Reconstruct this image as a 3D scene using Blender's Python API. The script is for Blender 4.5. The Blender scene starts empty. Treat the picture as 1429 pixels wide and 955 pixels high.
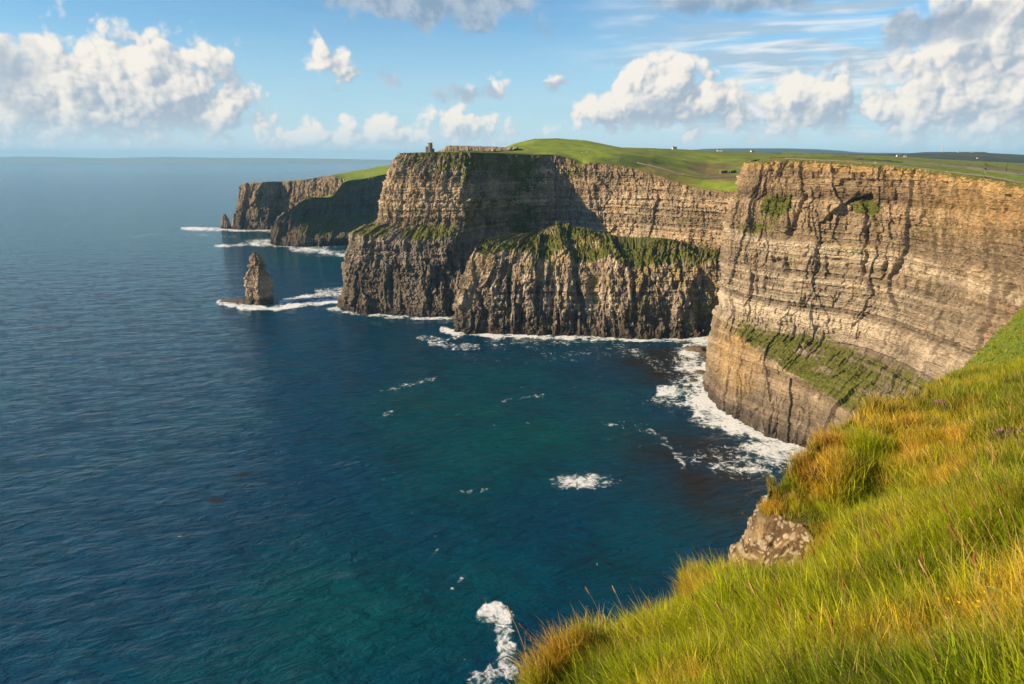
import bpy, bmesh, math, random
import numpy as np
from mathutils import Vector, Matrix

R = math.radians
scene = bpy.context.scene
COL = scene.collection
random.seed(7)

# ------------------------------------------------------------------ camera
W0, H0 = 1429.0, 955.0          # size of the photograph, used to turn its pixels into directions
LENS = 24.0
F = W0 * LENS / 36.0
HC = 186.0                      # eye height above the sea
HORIZ = 220.0
PITCH = math.atan((H0 / 2 - HORIZ) / F)
cam_data = bpy.data.cameras.new("camera")
cam_data.lens = LENS
cam_data.sensor_width = 36.0
cam_data.clip_start = 0.1
cam_data.clip_end = 200000.0
cam = bpy.data.objects.new("camera", cam_data)
cam.location = (0, 0, HC)
cam.rotation_euler = (math.pi / 2 - PITCH, 0, 0)
COL.objects.link(cam)
scene.camera = cam

SUN_AZ, SUN_EL = -105.0, 25.5   # azimuth from the view direction (+Y), clockwise; elevation
SUN_STRENGTH = 4.9
SKY_STRENGTH = 0.074
EXPOSURE = 0.95
HAZE = 2.9e-5
SKY_TINT = (0.62, 0.93, 1.04)
sc, ss = math.cos(PITCH), math.sin(PITCH)


def pix_dir(px, py):
    u = (px - W0 / 2) / F
    v = -(py - H0 / 2) / F
    return np.array([u, sc + v * ss, -ss + v * sc])


def P(px, py, Y):               # the point on that pixel's ray at Y metres ahead
    d = pix_dir(px, py)
    t = Y / d[1]
    return np.array([d[0] * t, Y, HC + d[2] * t])


def PR(px, py, r):              # the point on that pixel's ray at r metres
    d = pix_dir(px, py)
    d = d / np.linalg.norm(d)
    return np.array([0, 0, HC]) + d * r


def G(px, py, z=0.0):           # where that ray meets the sea
    d = pix_dir(px, py)
    t = (z - HC) / d[2]
    return np.array([d[0] * t, d[1] * t, z])


def to_pix(X, Y, Z):
    zc = Z - HC
    dep = Y * sc - zc * ss
    up = Y * ss + zc * sc
    dep = np.where(np.abs(dep) < 1e-3, 1e-3, dep)
    return W0 / 2 + F * X / dep, H0 / 2 - F * up / dep


# ------------------------------------------------------------------ node helpers
class NT:
    def __init__(self, tree):
        self.t = tree

    def n(self, kind, **kw):
        nd = self.t.nodes.new(kind)
        ins = kw.pop('ins', {})
        for k, v in kw.items():
            setattr(nd, k, v)
        for k, v in ins.items():
            self.set(nd, k, v)
        return nd

    def set(self, nd, k, v):
        s = nd.inputs[k]
        if isinstance(v, bpy.types.NodeSocket):
            self.t.links.new(v, s)
        elif isinstance(v, bpy.types.Node):
            self.t.links.new(v.outputs[0], s)
        else:
            s.default_value = v

    def math(self, op, a, b=0.0, c=None, clamp=False):
        nd = self.n('ShaderNodeMath', operation=op, use_clamp=clamp)
        self.set(nd, 0, a)
        self.set(nd, 1, b)
        if c is not None:
            self.set(nd, 2, c)
        return nd.outputs[0]

    def vmath(self, op, a, b=None, out=0):
        nd = self.n('ShaderNodeVectorMath', operation=op)
        self.set(nd, 0, a)
        if b is not None:
            self.set(nd, 1, b)
        return nd.outputs[out]

    def mix(self, f, a, b, kind='RGBA', blend='MIX'):
        nd = self.n('ShaderNodeMix', data_type=kind)
        if kind == 'RGBA':
            nd.blend_type = blend
            self.set(nd, 0, f); self.set(nd, 6, a); self.set(nd, 7, b)
            return nd.outputs[2]
        self.set(nd, 0, f); self.set(nd, 2, a); self.set(nd, 3, b)
        return nd.outputs[0]

    def smooth(self, v, a, b, lo=0.0, hi=1.0):
        nd = self.n('ShaderNodeMapRange', interpolation_type='SMOOTHSTEP')
        self.set(nd, 0, v); self.set(nd, 1, a); self.set(nd, 2, b); self.set(nd, 3, lo); self.set(nd, 4, hi)
        return nd.outputs[0]

    def lin(self, v, a, b, lo=0.0, hi=1.0):
        nd = self.n('ShaderNodeMapRange')
        self.set(nd, 0, v); self.set(nd, 1, a); self.set(nd, 2, b); self.set(nd, 3, lo); self.set(nd, 4, hi)
        return nd.outputs[0]

    def noise(self, vec, scale, detail=4.0, rough=0.5, dist=0.0, dims='3D', out=0, lac=2.0):
        nd = self.n('ShaderNodeTexNoise', noise_dimensions=dims)
        self.set(nd, 'Vector', vec)
        self.set(nd, 'Scale', scale); self.set(nd, 'Detail', detail)
        self.set(nd, 'Roughness', rough); self.set(nd, 'Distortion', dist); self.set(nd, 'Lacunarity', lac)
        return nd.outputs[out]


def c4(c):
    return (c[0], c[1], c[2], 1.0)


# ------------------------------------------------------------------ sky and sun
world = bpy.data.worlds.new("World")
scene.world = world
world.use_nodes = True
world.cycles.sampling_method = 'MANUAL'
world.cycles.sample_map_resolution = 256
wt = world.node_tree
wt.nodes.clear()


def az_el(px, py):
    d = pix_dir(px, py)
    return math.degrees(math.atan2(d[0], d[1])), math.degrees(math.atan2(d[2], math.hypot(d[0], d[1])))


# cumulus masses: photo centre, half sizes in pixels, weight
CUMULI = [
    (20, 150, 75, 62, 0.95), (-10, 110, 70, 55, 0.9), (95, 105, 62, 48, 1.0), (150, 92, 60, 40, 1.0), (190, 120, 85, 62, 1.15),
    (130, 155, 110, 42, 1.0), (255, 130, 75, 55, 1.0), (300, 165, 62, 36, 0.95), (345, 180, 42, 20, 0.7),
    (280, 88, 40, 26, 0.7), (325, 108, 32, 12, 0.42),
    (60, 190, 190, 14, 0.6), (420, 190, 130, 18, 0.78), (560, 186, 150, 20, 0.80),
    (447, 60, 18, 22, 0.62), (462, 88, 26, 20, 0.78), (478, 108, 26, 12, 0.55),
    (520, 180, 90, 20, 0.62), (650, 172, 62, 26, 0.72), (480, 186, 60, 12, 0.55), (590, 160, 120, 14, 0.40),
    (682, 114, 36, 11, 0.60), (762, 112, 24, 9, 0.45),
    (890, 108, 34, 30, 1.0), (925, 118, 48, 34, 1.1), (900, 148, 78, 26, 1.0), (985, 138, 58, 32, 1.05), (1030, 160, 44, 24, 0.8),
    (830, 155, 50, 18, 0.7), (860, 175, 100, 14, 0.55),
    (1105, 130, 42, 30, 0.95), (1145, 145, 55, 26, 0.95), (1215, 148, 62, 28, 0.9), (1180, 128, 40, 24, 0.7),
    (1330, 70, 62, 75, 0.9), (1400, 70, 80, 90, 1.15), (1350, 130, 90, 55, 1.0), (1290, 165, 62, 34, 0.9), (1395, 175, 90, 36, 0.95),
    (1440, 130, 70, 90, 1.2), (1230, 178, 90, 16, 0.5), (1060, 182, 80, 14, 0.5), (960, 186, 30, 12, 0.5),
]
DARK = [(-5, 105, 52, 42, 0.80), (30, 150, 60, 26, 0.55), (640, 129, 62, 12, 0.72), (690, 126, 45, 11, 0.72), (765, 119, 34, 10, 0.62), (752, 40, 36, 20, 0.62), (470, 122, 46, 11, 0.55),
        (545, 108, 30, 20, 0.52), (720, 134, 30, 7, 0.5), (790, 100, 46, 5, 0.5), (1165, 94, 75, 8, 0.62), (330, 108, 32, 9, 0.45), (300, 92, 30, 14, 0.42), (920, 150, 46, 13, 0.60), (1210, 158, 50, 12, 0.45),
        (600, 0, 150, 28, 1.25), (660, 10, 70, 18, 0.9), (1020, -4, 100, 22, 1.2), (1310, 36, 62, 26, 1.15), (1010, 152, 1, 1, 0.0)]
DEG = 57.3 / F * 0.93


def blob_group(name, blobs, namp, vor):
    g = bpy.data.node_groups.new(name, 'ShaderNodeTree')
    g.interface.new_socket('P', in_out='INPUT', socket_type='NodeSocketVector')
    g.interface.new_socket('D', in_out='OUTPUT', socket_type='NodeSocketFloat')
    t = NT(g)
    gi = t.n('NodeGroupInput'); go = t.n('NodeGroupOutput')
    p = gi.outputs[0]
    warp = t.vmath('SCALE', t.vmath('SUBTRACT', t.noise(p, 0.45, 2, 0.55, out=1, dims='2D'), (0.5, 0.5, 0.5)))
    warp.node.inputs['Scale'].default_value = 2.0
    q = t.vmath('ADD', p, warp)
    acc = None
    for (x, y, rx, ry, w) in blobs:
        if w <= 0:
            continue
        a, e = az_el(x, y)
        kx, ky = 1 / (rx * DEG), 1 / (ry * DEG)
        nd = t.n('ShaderNodeVectorMath', operation='MULTIPLY_ADD', ins={0: q, 1: (kx, ky, 0), 2: (-a * kx, -e * ky, 0)})
        d = nd.outputs[0]
        ln = t.vmath('LENGTH', d, out=1)
        m = t.math('MULTIPLY_ADD', ln, -w * 0.62, w)
        if acc is None:
            acc = m
        else:
            nd = t.n('ShaderNodeMath', operation='SMOOTH_MAX')
            t.set(nd, 0, acc); t.set(nd, 1, m); t.set(nd, 2, 0.22)
            acc = nd.outputs[0]
    n1 = t.noise(p, 0.36, 5, 0.54, dims='2D')
    val = t.math('MULTIPLY_ADD', t.math('SUBTRACT', n1, 0.5), namp, acc)
    if vor:
        pv = t.vmath('ADD', p, t.vmath('MULTIPLY', warp, (0.5, 0.5, 0.5)))
        for sc_, amp in ((0.50, 0.48), (1.15, 0.30), (2.6, 0.09)):
            v = t.n('ShaderNodeTexVoronoi', feature='F1', voronoi_dimensions='2D')
            t.set(v, 'Vector', pv)
            t.set(v, 'Scale', sc_); t.set(v, 'Detail', 0.0)
            d2 = t.math('MULTIPLY', v.outputs[0], v.outputs[0])
            val = t.math('MULTIPLY_ADD', t.math('SUBTRACT', 0.22, d2), amp, val)
    t.set(go, 0, val)
    return g


t = NT(wt)
tc = t.n('ShaderNodeTexCoord')
sep = t.n('ShaderNodeSeparateXYZ', ins={0: tc.outputs['Generated']})
az = t.math('MULTIPLY', t.math('ARCTAN2', sep.outputs[0], sep.outputs[1]), 57.29578)
hyp = t.math('SQRT', t.math('ADD', t.math('MULTIPLY', sep.outputs[0], sep.outputs[0]), t.math('MULTIPLY', sep.outputs[1], sep.outputs[1])))
el = t.math('MULTIPLY', t.math('ARCTAN2', sep.outputs[2], hyp), 57.29578)
pos = t.n('ShaderNodeCombineXYZ', ins={0: az, 1: el, 2: 0.0}).outputs[0]
sky = t.n('ShaderNodeTexSky', sky_type='NISHITA')
sky.sun_disc = False
sky.sun_elevation = R(SUN_EL)
sky.sun_rotation = R(SUN_AZ)
sky.altitude = 100.0
sky.air_density = 1.0
sky.dust_density = 0.15
sky.ozone_density = 3.5

gC = blob_group('cumulus_field', CUMULI, 1.02, True)
gD = blob_group('grey_cloud_field', DARK, 0.9, False)


def grp(g, vec):
    nd = t.n('ShaderNodeGroup', node_tree=g)
    t.set(nd, 0, vec)
    return nd.outputs[0]


CK = 2.0 ** -EXPOSURE


def ck(c):
    return c4([v * CK for v in c])


C_SHADE, C_LIT = (0.42, 0.49, 0.58), (1.0, 0.92, 0.82)
# broken cumulus of the same kind over the rest of the sky
d3 = tc.outputs['Generated']
away = t.math('MAXIMUM', t.smooth(el, 13.5, 22.0), t.smooth(t.math('ABSOLUTE', az), 40.0, 52.0))
gen = t.math('MULTIPLY', t.math('SUBTRACT', t.noise(d3, 4.5, 4, 0.55), 0.53), 3.2)
gen = t.math('SUBTRACT', t.math('MULTIPLY', gen, away), t.math('MULTIPLY', t.math('SUBTRACT', 1.0, away), 3.0))
# clear sky, pale haze bank along the horizon, thin stratus veil
skyc = t.mix(1.0, sky.outputs[0], c4([SKY_STRENGTH * v for v in SKY_TINT]), blend='MULTIPLY')
hz = t.math('MULTIPLY', t.smooth(el, 13.0, 0.0), 0.82)
skyc = t.mix(hz, skyc, ck((0.56, 0.75, 0.86)))


def cloud_over(base, d, lit, full):
    alpha = t.smooth(d, 0.24, 0.56)
    ccol = t.mix(lit, ck(C_SHADE), ck(C_LIT))
    out = t.mix(t.math('MULTIPLY', alpha, 0.97), base, ccol)
    return out


def low_haze(c):
    return t.mix(t.math('MULTIPLY', t.smooth(el, 3.6, 0.3), 0.72), c, ck((0.66, 0.79, 0.87)))


# outside the frame
lit_g = t.smooth(gen, 1.1, 0.35)
bg_out = t.n('ShaderNodeBackground', ins={0: low_haze(cloud_over(skyc, gen, lit_g, False)), 1: 1.0})
# inside the frame: the cloud masses of the photograph
LD = (-0.85, 1.05, 0.0)
d0 = t.math('MAXIMUM', grp(gC, pos), gen)
d1 = t.math('MAXIMUM', grp(gC, t.vmath('ADD', pos, LD)), gen)
d2 = t.math('MAXIMUM', grp(gC, t.vmath('ADD', pos, (-0.26, 0.20, 0.0))), gen)
lit = t.math('MULTIPLY_ADD', t.math('SUBTRACT', d0, d1), 0.68, 0.43)
lit = t.math('MULTIPLY_ADD', t.math('SUBTRACT', d0, d2), 0.72, lit)
lit = t.math('SUBTRACT', lit, t.math('MULTIPLY', t.smooth(d0, 0.6, 1.6), 0.04))
lit = t.smooth(lit, 0.12, 0.80)
stv = t.vmath('MULTIPLY', pos, (0.055, 0.42, 1.0))
stn = t.noise(t.vmath('ADD', stv, (3.0, 0.0, 0.0)), 1.0, 5, 0.58, 0.6, dims='2D')
stm = t.math('MULTIPLY', t.smooth(stn, 0.34, 0.60), t.smooth(az, 2.0, 18.0, 0.04, 0.95))
stm = t.math('MULTIPLY', stm, t.smooth(el, 0.0, 3.0))
stc = t.mix(t.smooth(t.noise(stv, 2.2, 3, 0.5, dims='2D'), 0.4, 0.62), ck((0.43, 0.58, 0.71)), ck((0.86, 0.88, 0.89)))
dk = grp(gD, pos)
dka = t.smooth(dk, 0.28, 0.72)
dkc = t.mix(t.smooth(t.noise(pos, 0.5, 4, 0.6, dims='2D'), 0.35, 0.7), ck((0.27, 0.37, 0.49)), ck((0.50, 0.57, 0.65)))
dkc = t.mix(t.smooth(el, 9.5, 6.5, 0.0, 0.45), dkc, ck((0.62, 0.68, 0.73)))
colr = t.mix(stm, skyc, stc)
colr = cloud_over(colr, d0, lit, True)
colr = t.mix(t.math('MULTIPLY', dka, 0.86), colr, dkc)
bg_in = t.n('ShaderNodeBackground', ins={0: low_haze(colr), 1: 1.0})
inside = t.math('MULTIPLY', t.math('LESS_THAN', el, 19.0), t.math('MULTIPLY', t.math('LESS_THAN', t.math('ABSOLUTE', az), 48.0), t.math('GREATER_THAN', el, -1.0)))
mxw = t.n('ShaderNodeMixShader', ins={0: inside, 1: bg_out.outputs[0], 2: bg_in.outputs[0]})
wo = t.n('ShaderNodeOutputWorld', ins={0: mxw.outputs[0]})

sun_data = bpy.data.lights.new("sun", 'SUN')
sun_data.energy = SUN_STRENGTH
sun_data.angle = R(0.6)
sun_data.color = (1.0, 0.77, 0.47)
sun = bpy.data.objects.new("sun", sun_data)
a_, e_ = R(SUN_AZ), R(SUN_EL)
SUNV = Vector((math.sin(a_) * math.cos(e_), math.cos(a_) * math.cos(e_), math.sin(e_)))
sun.rotation_euler = SUNV.to_track_quat('Z', 'Y').to_euler()
sun.location = (-300, -100, 500)
COL.objects.link(sun)

scene.view_settings.view_transform = 'Standard'
scene.view_settings.look = 'None'
scene.view_settings.exposure = EXPOSURE
scene.view_settings.gamma = 1.0
scene.view_settings.use_curve_mapping = False
scene.render.engine = 'CYCLES'
scene.cycles.max_bounces = 6
scene.cycles.diffuse_bounces = 2
scene.cycles.glossy_bounces = 2
scene.cycles.transmission_bounces = 3
scene.cycles.transparent_max_bounces = 6
scene.cycles.volume_bounces = 0
scene.cycles.caustics_reflective = False
scene.cycles.caustics_refractive = False
scene.cycles.sample_clamp_indirect = 4.0
scene.cycles.use_denoising = True
scene.cycles.use_adaptive_sampling = True
scene.cycles.adaptive_threshold = 0.015

# ------------------------------------------------------------------ noise in numpy
_rng = np.random.default_rng(11)
PERM = np.concatenate([_rng.permutation(256)] * 3).astype(np.int32)
GR = _rng.normal(size=(256, 3)); GR /= np.linalg.norm(GR, axis=1)[:, None]
GR = GR.astype(np.float32)
RND = _rng.random(4096).astype(np.float32)


def perlin(x, y, z=0.0, seed=0):
    x = np.asarray(x, np.float32) + seed * 17.31
    y = np.asarray(y, np.float32) + seed * 5.77
    z = np.zeros_like(x) + np.asarray(z, np.float32) + 0.37
    xi = np.floor(x); yi = np.floor(y); zi = np.floor(z)
    fx = x - xi; fy = y - yi; fz = z - zi
    xi = xi.astype(np.int32) & 255; yi = yi.astype(np.int32) & 255; zi = zi.astype(np.int32) & 255
    u = fx * fx * fx * (fx * (fx * 6 - 15) + 10)
    v = fy * fy * fy * (fy * (fy * 6 - 15) + 10)
    w = fz * fz * fz * (fz * (fz * 6 - 15) + 10)

    def g(ix, iy, iz, dx, dy, dz):
        h = PERM[PERM[PERM[(xi + ix) & 255] + ((yi + iy) & 255)] + ((zi + iz) & 255)]
        q = GR[h]
        return q[..., 0] * dx + q[..., 1] * dy + q[..., 2] * dz
    n = []
    for iz in (0, 1):
        r = []
        for iy in (0, 1):
            a = g(0, iy, iz, fx, fy - iy, fz - iz)
            b = g(1, iy, iz, fx - 1, fy - iy, fz - iz)
            r.append(a + u * (b - a))
        n.append(r[0] + v * (r[1] - r[0]))
    return (n[0] + w * (n[1] - n[0])) * 1.5


def fbm(x, y, z=0.0, oct=4, seed=0, gain=0.5):
    s = 0.0; a = 1.0; f = 1.0
    for i in range(oct):
        s = s + a * perlin(np.asarray(x) * f, np.asarray(y) * f, np.asarray(z) * f, seed + i * 3)
        a *= gain; f *= 2.03
    return s


def ridged(x, y, z=0.0, oct=3, seed=0):
    s = 0.0; a = 1.0; f = 1.0
    for i in range(oct):
        s = s + a * (1.0 - 2.0 * np.abs(perlin(np.asarray(x) * f, np.asarray(y) * f, np.asarray(z) * f, seed + i * 3)))
        a *= 0.5; f *= 2.1
    return s / 1.75


def worley(x, y, seed=0, jit=0.85):
    x = np.asarray(x, np.float32); y = np.asarray(y, np.float32)
    xi = np.floor(x).astype(np.int32); yi = np.floor(y).astype(np.int32)
    f1 = np.full(x.shape, 9.0, np.float32); f2 = f1.copy(); cid = np.zeros(x.shape, np.float32)
    for dx in (-1, 0, 1):
        for dy in (-1, 0, 1):
            cx = xi + dx; cy = yi + dy
            h = PERM[PERM[(cx + seed * 7) & 255] + (cy & 255)] * 7 + (cx & 7) * 3 + (cy & 7) * 5
            jx = RND[h & 4095]; jy = RND[(h + 901) & 4095]
            d = np.hypot(cx + 0.5 + (jx - 0.5) * jit - x, cy + 0.5 + (jy - 0.5) * jit - y)
            near = d < f1
            f2 = np.where(near, f1, np.minimum(f2, d))
            cid = np.where(near, RND[(h + 1777) & 4095], cid)
            f1 = np.where(near, d, f1)
    return f1, f2, cid


def bricks(x, y, seed=0):
    j = np.floor(y).astype(np.int32)
    x = x * (0.7 + 0.7 * RND[(j * 53 + seed * 17) & 4095]) + 9.0 * RND[(j * 31 + seed * 7) & 4095]
    i = np.floor(x).astype(np.int32)
    v = RND[(i * 131 + j * 577 + seed * 911) & 4095]
    fx_ = x - i; fy_ = y - j
    e = np.minimum(np.minimum(fx_, 1 - fx_), np.minimum(fy_, 1 - fy_) * 1.3)
    return v, e


def step1(z, seed=0):           # one random value for each bed of unequal thickness
    z = z + 0.9 * np.sin(z * 1.7 + seed) * 0.4
    i = np.floor(z).astype(np.int32)
    f = z - i
    a = RND[(i * 37 + seed * 101) & 4095]; b = RND[((i + 1) * 37 + seed * 101) & 4095]
    e = np.clip((f - 0.86) / 0.14, 0, 1)
    return a + (b - a) * e * e * (3 - 2 * e)


def sm(x, a, b):
    t_ = np.clip((x - a) / (b - a), 0, 1)
    return t_ * t_ * (3 - 2 * t_)


# ------------------------------------------------------------------ mesh helpers
def grid_faces(nr, nc):
    i = np.arange(nr * nc).reshape(nr, nc)
    return np.stack([i[:-1, :-1].ravel(), i[:-1, 1:].ravel(), i[1:, 1:].ravel(), i[1:, :-1].ravel()], 1)


def mesh_np(name, V, Fq, smooth=True):
    me = bpy.data.meshes.new(name)
    V = np.ascontiguousarray(V, np.float32).reshape(-1, 3)
    Fq = np.ascontiguousarray(Fq, np.int32)
    k = Fq.shape[1]
    me.vertices.add(len(V)); me.vertices.foreach_set('co', V.ravel())
    me.loops.add(Fq.size); me.loops.foreach_set('vertex_index', Fq.ravel())
    me.polygons.add(len(Fq))
    me.polygons.foreach_set('loop_start', np.arange(0, Fq.size, k, dtype=np.int32))
    me.polygons.foreach_set('loop_total', np.full(len(Fq), k, np.int32))
    me.polygons.foreach_set('use_smooth', np.full(len(Fq), smooth, bool))
    me.update(calc_edges=True)
    return me


def add_attr(me, name, arr, kind='FLOAT'):
    a = me.attributes.new(name, kind, 'POINT')
    if kind == 'FLOAT':
        a.data.foreach_set('value', np.ascontiguousarray(arr, np.float32).ravel())
    elif kind == 'FLOAT_COLOR':
        c = np.ones((len(me.vertices), 4), np.float32); c[:, :3] = np.asarray(arr).reshape(-1, 3)
        a.data.foreach_set('color', c.ravel())
    elif kind == 'FLOAT_VECTOR':
        a.data.foreach_set('vector', np.ascontiguousarray(arr, np.float32).ravel())
    elif kind == 'INT':
        a.data.foreach_set('value', np.ascontiguousarray(arr, np.int32).ravel())


def obj(name, me, mat=None, parent=None, kind=None, label=None, cat=None, group=None, loc=None):
    o = bpy.data.objects.new(name, me)
    COL.objects.link(o)
    if mat is not None and me is not None and len(me.materials) == 0:
        me.materials.append(mat)
    if parent is not None:
        o.parent = parent
    if loc is not None:
        o.location = loc
    if kind: o['kind'] = kind
    if label: o['label'] = label
    if cat: o['category'] = cat
    if group: o['group'] = group
    return o


def from_bm(name, bm, smooth=False):
    me = bpy.data.meshes.new(name)
    bm.normal_update()
    bm.to_mesh(me); bm.free()
    if smooth:
        me.polygons.foreach_set('use_smooth', [True] * len(me.polygons))
    return me


def cross_grid_normals(Pg):
    du = np.gradient(Pg, axis=1); dv = np.gradient(Pg, axis=0)
    n = np.cross(du, dv)
    return n / (np.linalg.norm(n, axis=2, keepdims=True) + 1e-9)


def blur(A, k):
    for ax in (0, 1):
        pad = [(0, 0)] * A.ndim; pad[ax] = (k, k)
        B = np.pad(A, pad, mode='edge')
        cs = np.cumsum(B, axis=ax)
        z = np.zeros_like(np.take(cs, [0], axis=ax))
        cs = np.concatenate([z, cs], axis=ax)
        n = A.shape[ax]
        hi = np.take(cs, np.arange(2 * k + 1, 2 * k + 1 + n), axis=ax)
        lo = np.take(cs, np.arange(0, n), axis=ax)
        A = (hi - lo) / (2 * k + 1)
    return A


def catmull(Pc, xs, xq):
    """Pc (S, ...) at parameters xs, sampled at xq with a damped cubic."""
    xs = np.asarray(xs, float)
    m = np.gradient(Pc, xs, axis=0) * 0.8
    i = np.clip(np.searchsorted(xs, xq, side='right') - 1, 0, len(xs) - 2)
    h = (xs[i + 1] - xs[i])
    t_ = ((xq - xs[i]) / h)
    sh = (-1,) + (1,) * (Pc.ndim - 1)
    t_ = t_.reshape(sh); h = h.reshape(sh)
    t2 = t_ * t_; t3 = t2 * t_
    return (2 * t3 - 3 * t2 + 1) * Pc[i] + (t3 - 2 * t2 + t_) * h * m[i] + (-2 * t3 + 3 * t2) * Pc[i + 1] + (t3 - t2) * h * m[i + 1]


def make_net(ctrl, nc, nr, smooth_k=4, dens=None):
    """ctrl: stations x tiers x 3 (tier 0 at the sea).  Returns dense grid (rows up, cols along), along-metres, tier coordinate."""
    C = np.asarray(ctrl, float)
    S, T = C.shape[:2]
    ref = C[:, T // 2] * 0.5 + C[:, 0] * 0.5
    xs = np.concatenate([[0], np.cumsum(np.linalg.norm(np.diff(ref[:, :3], axis=0), axis=1))])
    dn = np.ones(S - 1) if dens is None else np.asarray(dens, float)
    cum = np.concatenate([[0], np.cumsum(np.diff(xs) * dn)])
    xq = np.interp(np.linspace(0, cum[-1], nc), cum, xs)
    D = catmull(C, xs, xq)                       # nc x T x 3
    seg = np.linalg.norm(np.diff(C, axis=1), axis=2).mean(0)
    cnt = np.maximum(3, np.round(seg / seg.sum() * (nr - 1)).astype(int))
    tq = np.concatenate([np.linspace(k, k + 1, cnt[k], endpoint=False) for k in range(T - 1)] + [[T - 1]])
    i = np.clip(np.floor(tq).astype(int), 0, T - 2); f = (tq - i)[:, None, None]
    Dt = D.transpose(1, 0, 2)
    Gd = Dt[i] * (1 - f) + Dt[i + 1] * f         # rows x nc x 3
    sm_ = blur(Gd, smooth_k)
    sm_[0] = Gd[0]; sm_[-1] = Gd[-1]
    return sm_, np.broadcast_to(xq, Gd.shape[:2]).copy(), np.broadcast_to(tq[:, None], Gd.shape[:2]).copy()


def rock_disp(S, Z, w, seed=0):
    """outward relief in metres; w = dict of weights (arrays or floats)."""
    Sw = S + 3.0 * fbm(S / 30, Z / 30, 0, 3, seed + 1)
    Zw = Z + 1.3 * fbm(S / 55, Z / 30, 0, 3, seed + 2)
    d = w['big'] * fbm(Sw / 42, Z / 150, 0, 3, seed + 3)
    qz = lambda v, k: 0.35 * v + 0.65 * np.floor(v * k + 0.5 * fbm(S / 3.0, Z / 7.0, 0, 2, seed + 19)) / k
    d = d + w['rib'] * qz(ridged(Sw / 17 + 0.25 * fbm(S / 20, Z / 25, 0, 2, seed + 9), Z / 60, 0, 3, seed + 4), 3.2)
    Sv = Sw + 2.5 * fbm(S / 11, Z / 16, 0, 2, seed + 12)
    f1, f2, cid = worley(Sv / 6.0, Zw / 26, seed + 5)
    d = d + w['col'] * (cid - 0.5) * 1.7
    c_ = perlin(S / 13 + 0.10 * fbm(S / 6, Z / 6, 0, 3, seed + 13), Z / 75, 0, seed + 14)
    d = d - w['crk'] * 2.6 * np.exp(-(c_ / 0.045) ** 2) * sm(perlin(S / 22, Z / 13, 0, seed + 15), -0.1, 0.15)
    c_ = perlin(S / 5.0 + 0.14 * fbm(S / 4, Z / 4, 0, 2, seed + 18), Z / 32, 0, seed + 16)
    d = d - w['crk'] * 1.2 * np.exp(-(c_ / 0.07) ** 2) * sm(perlin(S / 14, Z / 8, 0, seed + 17), 0.0, 0.25)
    Sj = S + 1.2 * fbm(S / 12, Z / 9, 0, 3, seed + 20); Zj = Z + 0.8 * fbm(S / 40, Z / 20, 0, 2, seed + 2)
    f1, f2, fac_ = worley((S + 5 * fbm(S / 30, Z / 40, 0, 3, seed + 21)) / 24, Z / 75, seed + 22)
    d = d + w['big'] * 1.3 * (fac_ - 0.5) * 2
    c2, e2 = bricks(Sj / 5.2, Zj / 4.2, seed + 6)
    d = d + w['blk'] * ((c2 - 0.5) * 1.7 - 0.35 * (1 - sm(e2, 0.0, 0.09)))
    c3, e3 = bricks(Sj / 2.3, Zj / 1.6, seed + 8)
    d = d + w['blk'] * 0.45 * ((c3 - 0.5) * 1.5)
    b = step1(Zw / 5.2, seed + 1) + 0.65 * step1(Zw / 2.1 + 7, seed + 2) + 0.4 * step1(Zw / 0.95 + 3, seed + 3)
    d = d + w['bed'] * (b - 1.0) * (1.0 + 0.35 * fbm(S / 14, Z / 6, 0, 2, seed + 7))
    d = d + w['fine'] * fbm(S / 1.7, Z / 1.4, 0, 3, seed + 10)
    return d, b, cid, c2


def tier_w(T, table):
    """table: list over tier nodes of weight dicts -> interpolated arrays."""
    ks = table[0].keys()
    x = np.arange(len(table))
    return {k: np.interp(T, x, [r[k] for r in table]) for k in ks}


def ell(px, py, cx, cy, rx, ry, soft=0.5):
    r = np.sqrt(((px - cx) / rx) ** 2 + ((py - cy) / ry) ** 2)
    return 1 - sm(r, 1 - soft, 1 + soft * 0.4)


def lerp(a, b, f):
    return a + (b - a) * f[..., None]

# ------------------------------------------------------------------ materials
def mat_new(name):
    m = bpy.data.materials.new(name)
    m.use_nodes = True
    m.node_tree.nodes.clear()
    return m, NT(m.node_tree)


def mat_simple(name, col, rough=0.8, var=0.25, scale=3.0, bump=0.0, metal=0.0):
    m, t = mat_new(name)
    tc = t.n('ShaderNodeTexCoord')
    n = t.noise(tc.outputs['Object'], scale, 5, 0.6)
    f = t.lin(n, 0.25, 0.75, 1 - var, 1 + var)
    cc = t.mix(1.0, c4(col), t.n('ShaderNodeCombineColor', ins={0: f, 1: f, 2: f}).outputs[0], blend='MULTIPLY')
    b = t.n('ShaderNodeBsdfPrincipled', ins={'Base Color': cc, 'Roughness': rough, 'Metallic': metal})
    b.inputs['Specular IOR Level'].default_value = 0.3
    if bump > 0:
        bp = t.n('ShaderNodeBump', ins={'Height': n, 'Strength': bump, 'Distance': 0.1})
        t.set(b, 'Normal', bp.outputs[0])
    t.n('ShaderNodeOutputMaterial', ins={0: b.outputs[0]})
    return m


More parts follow.
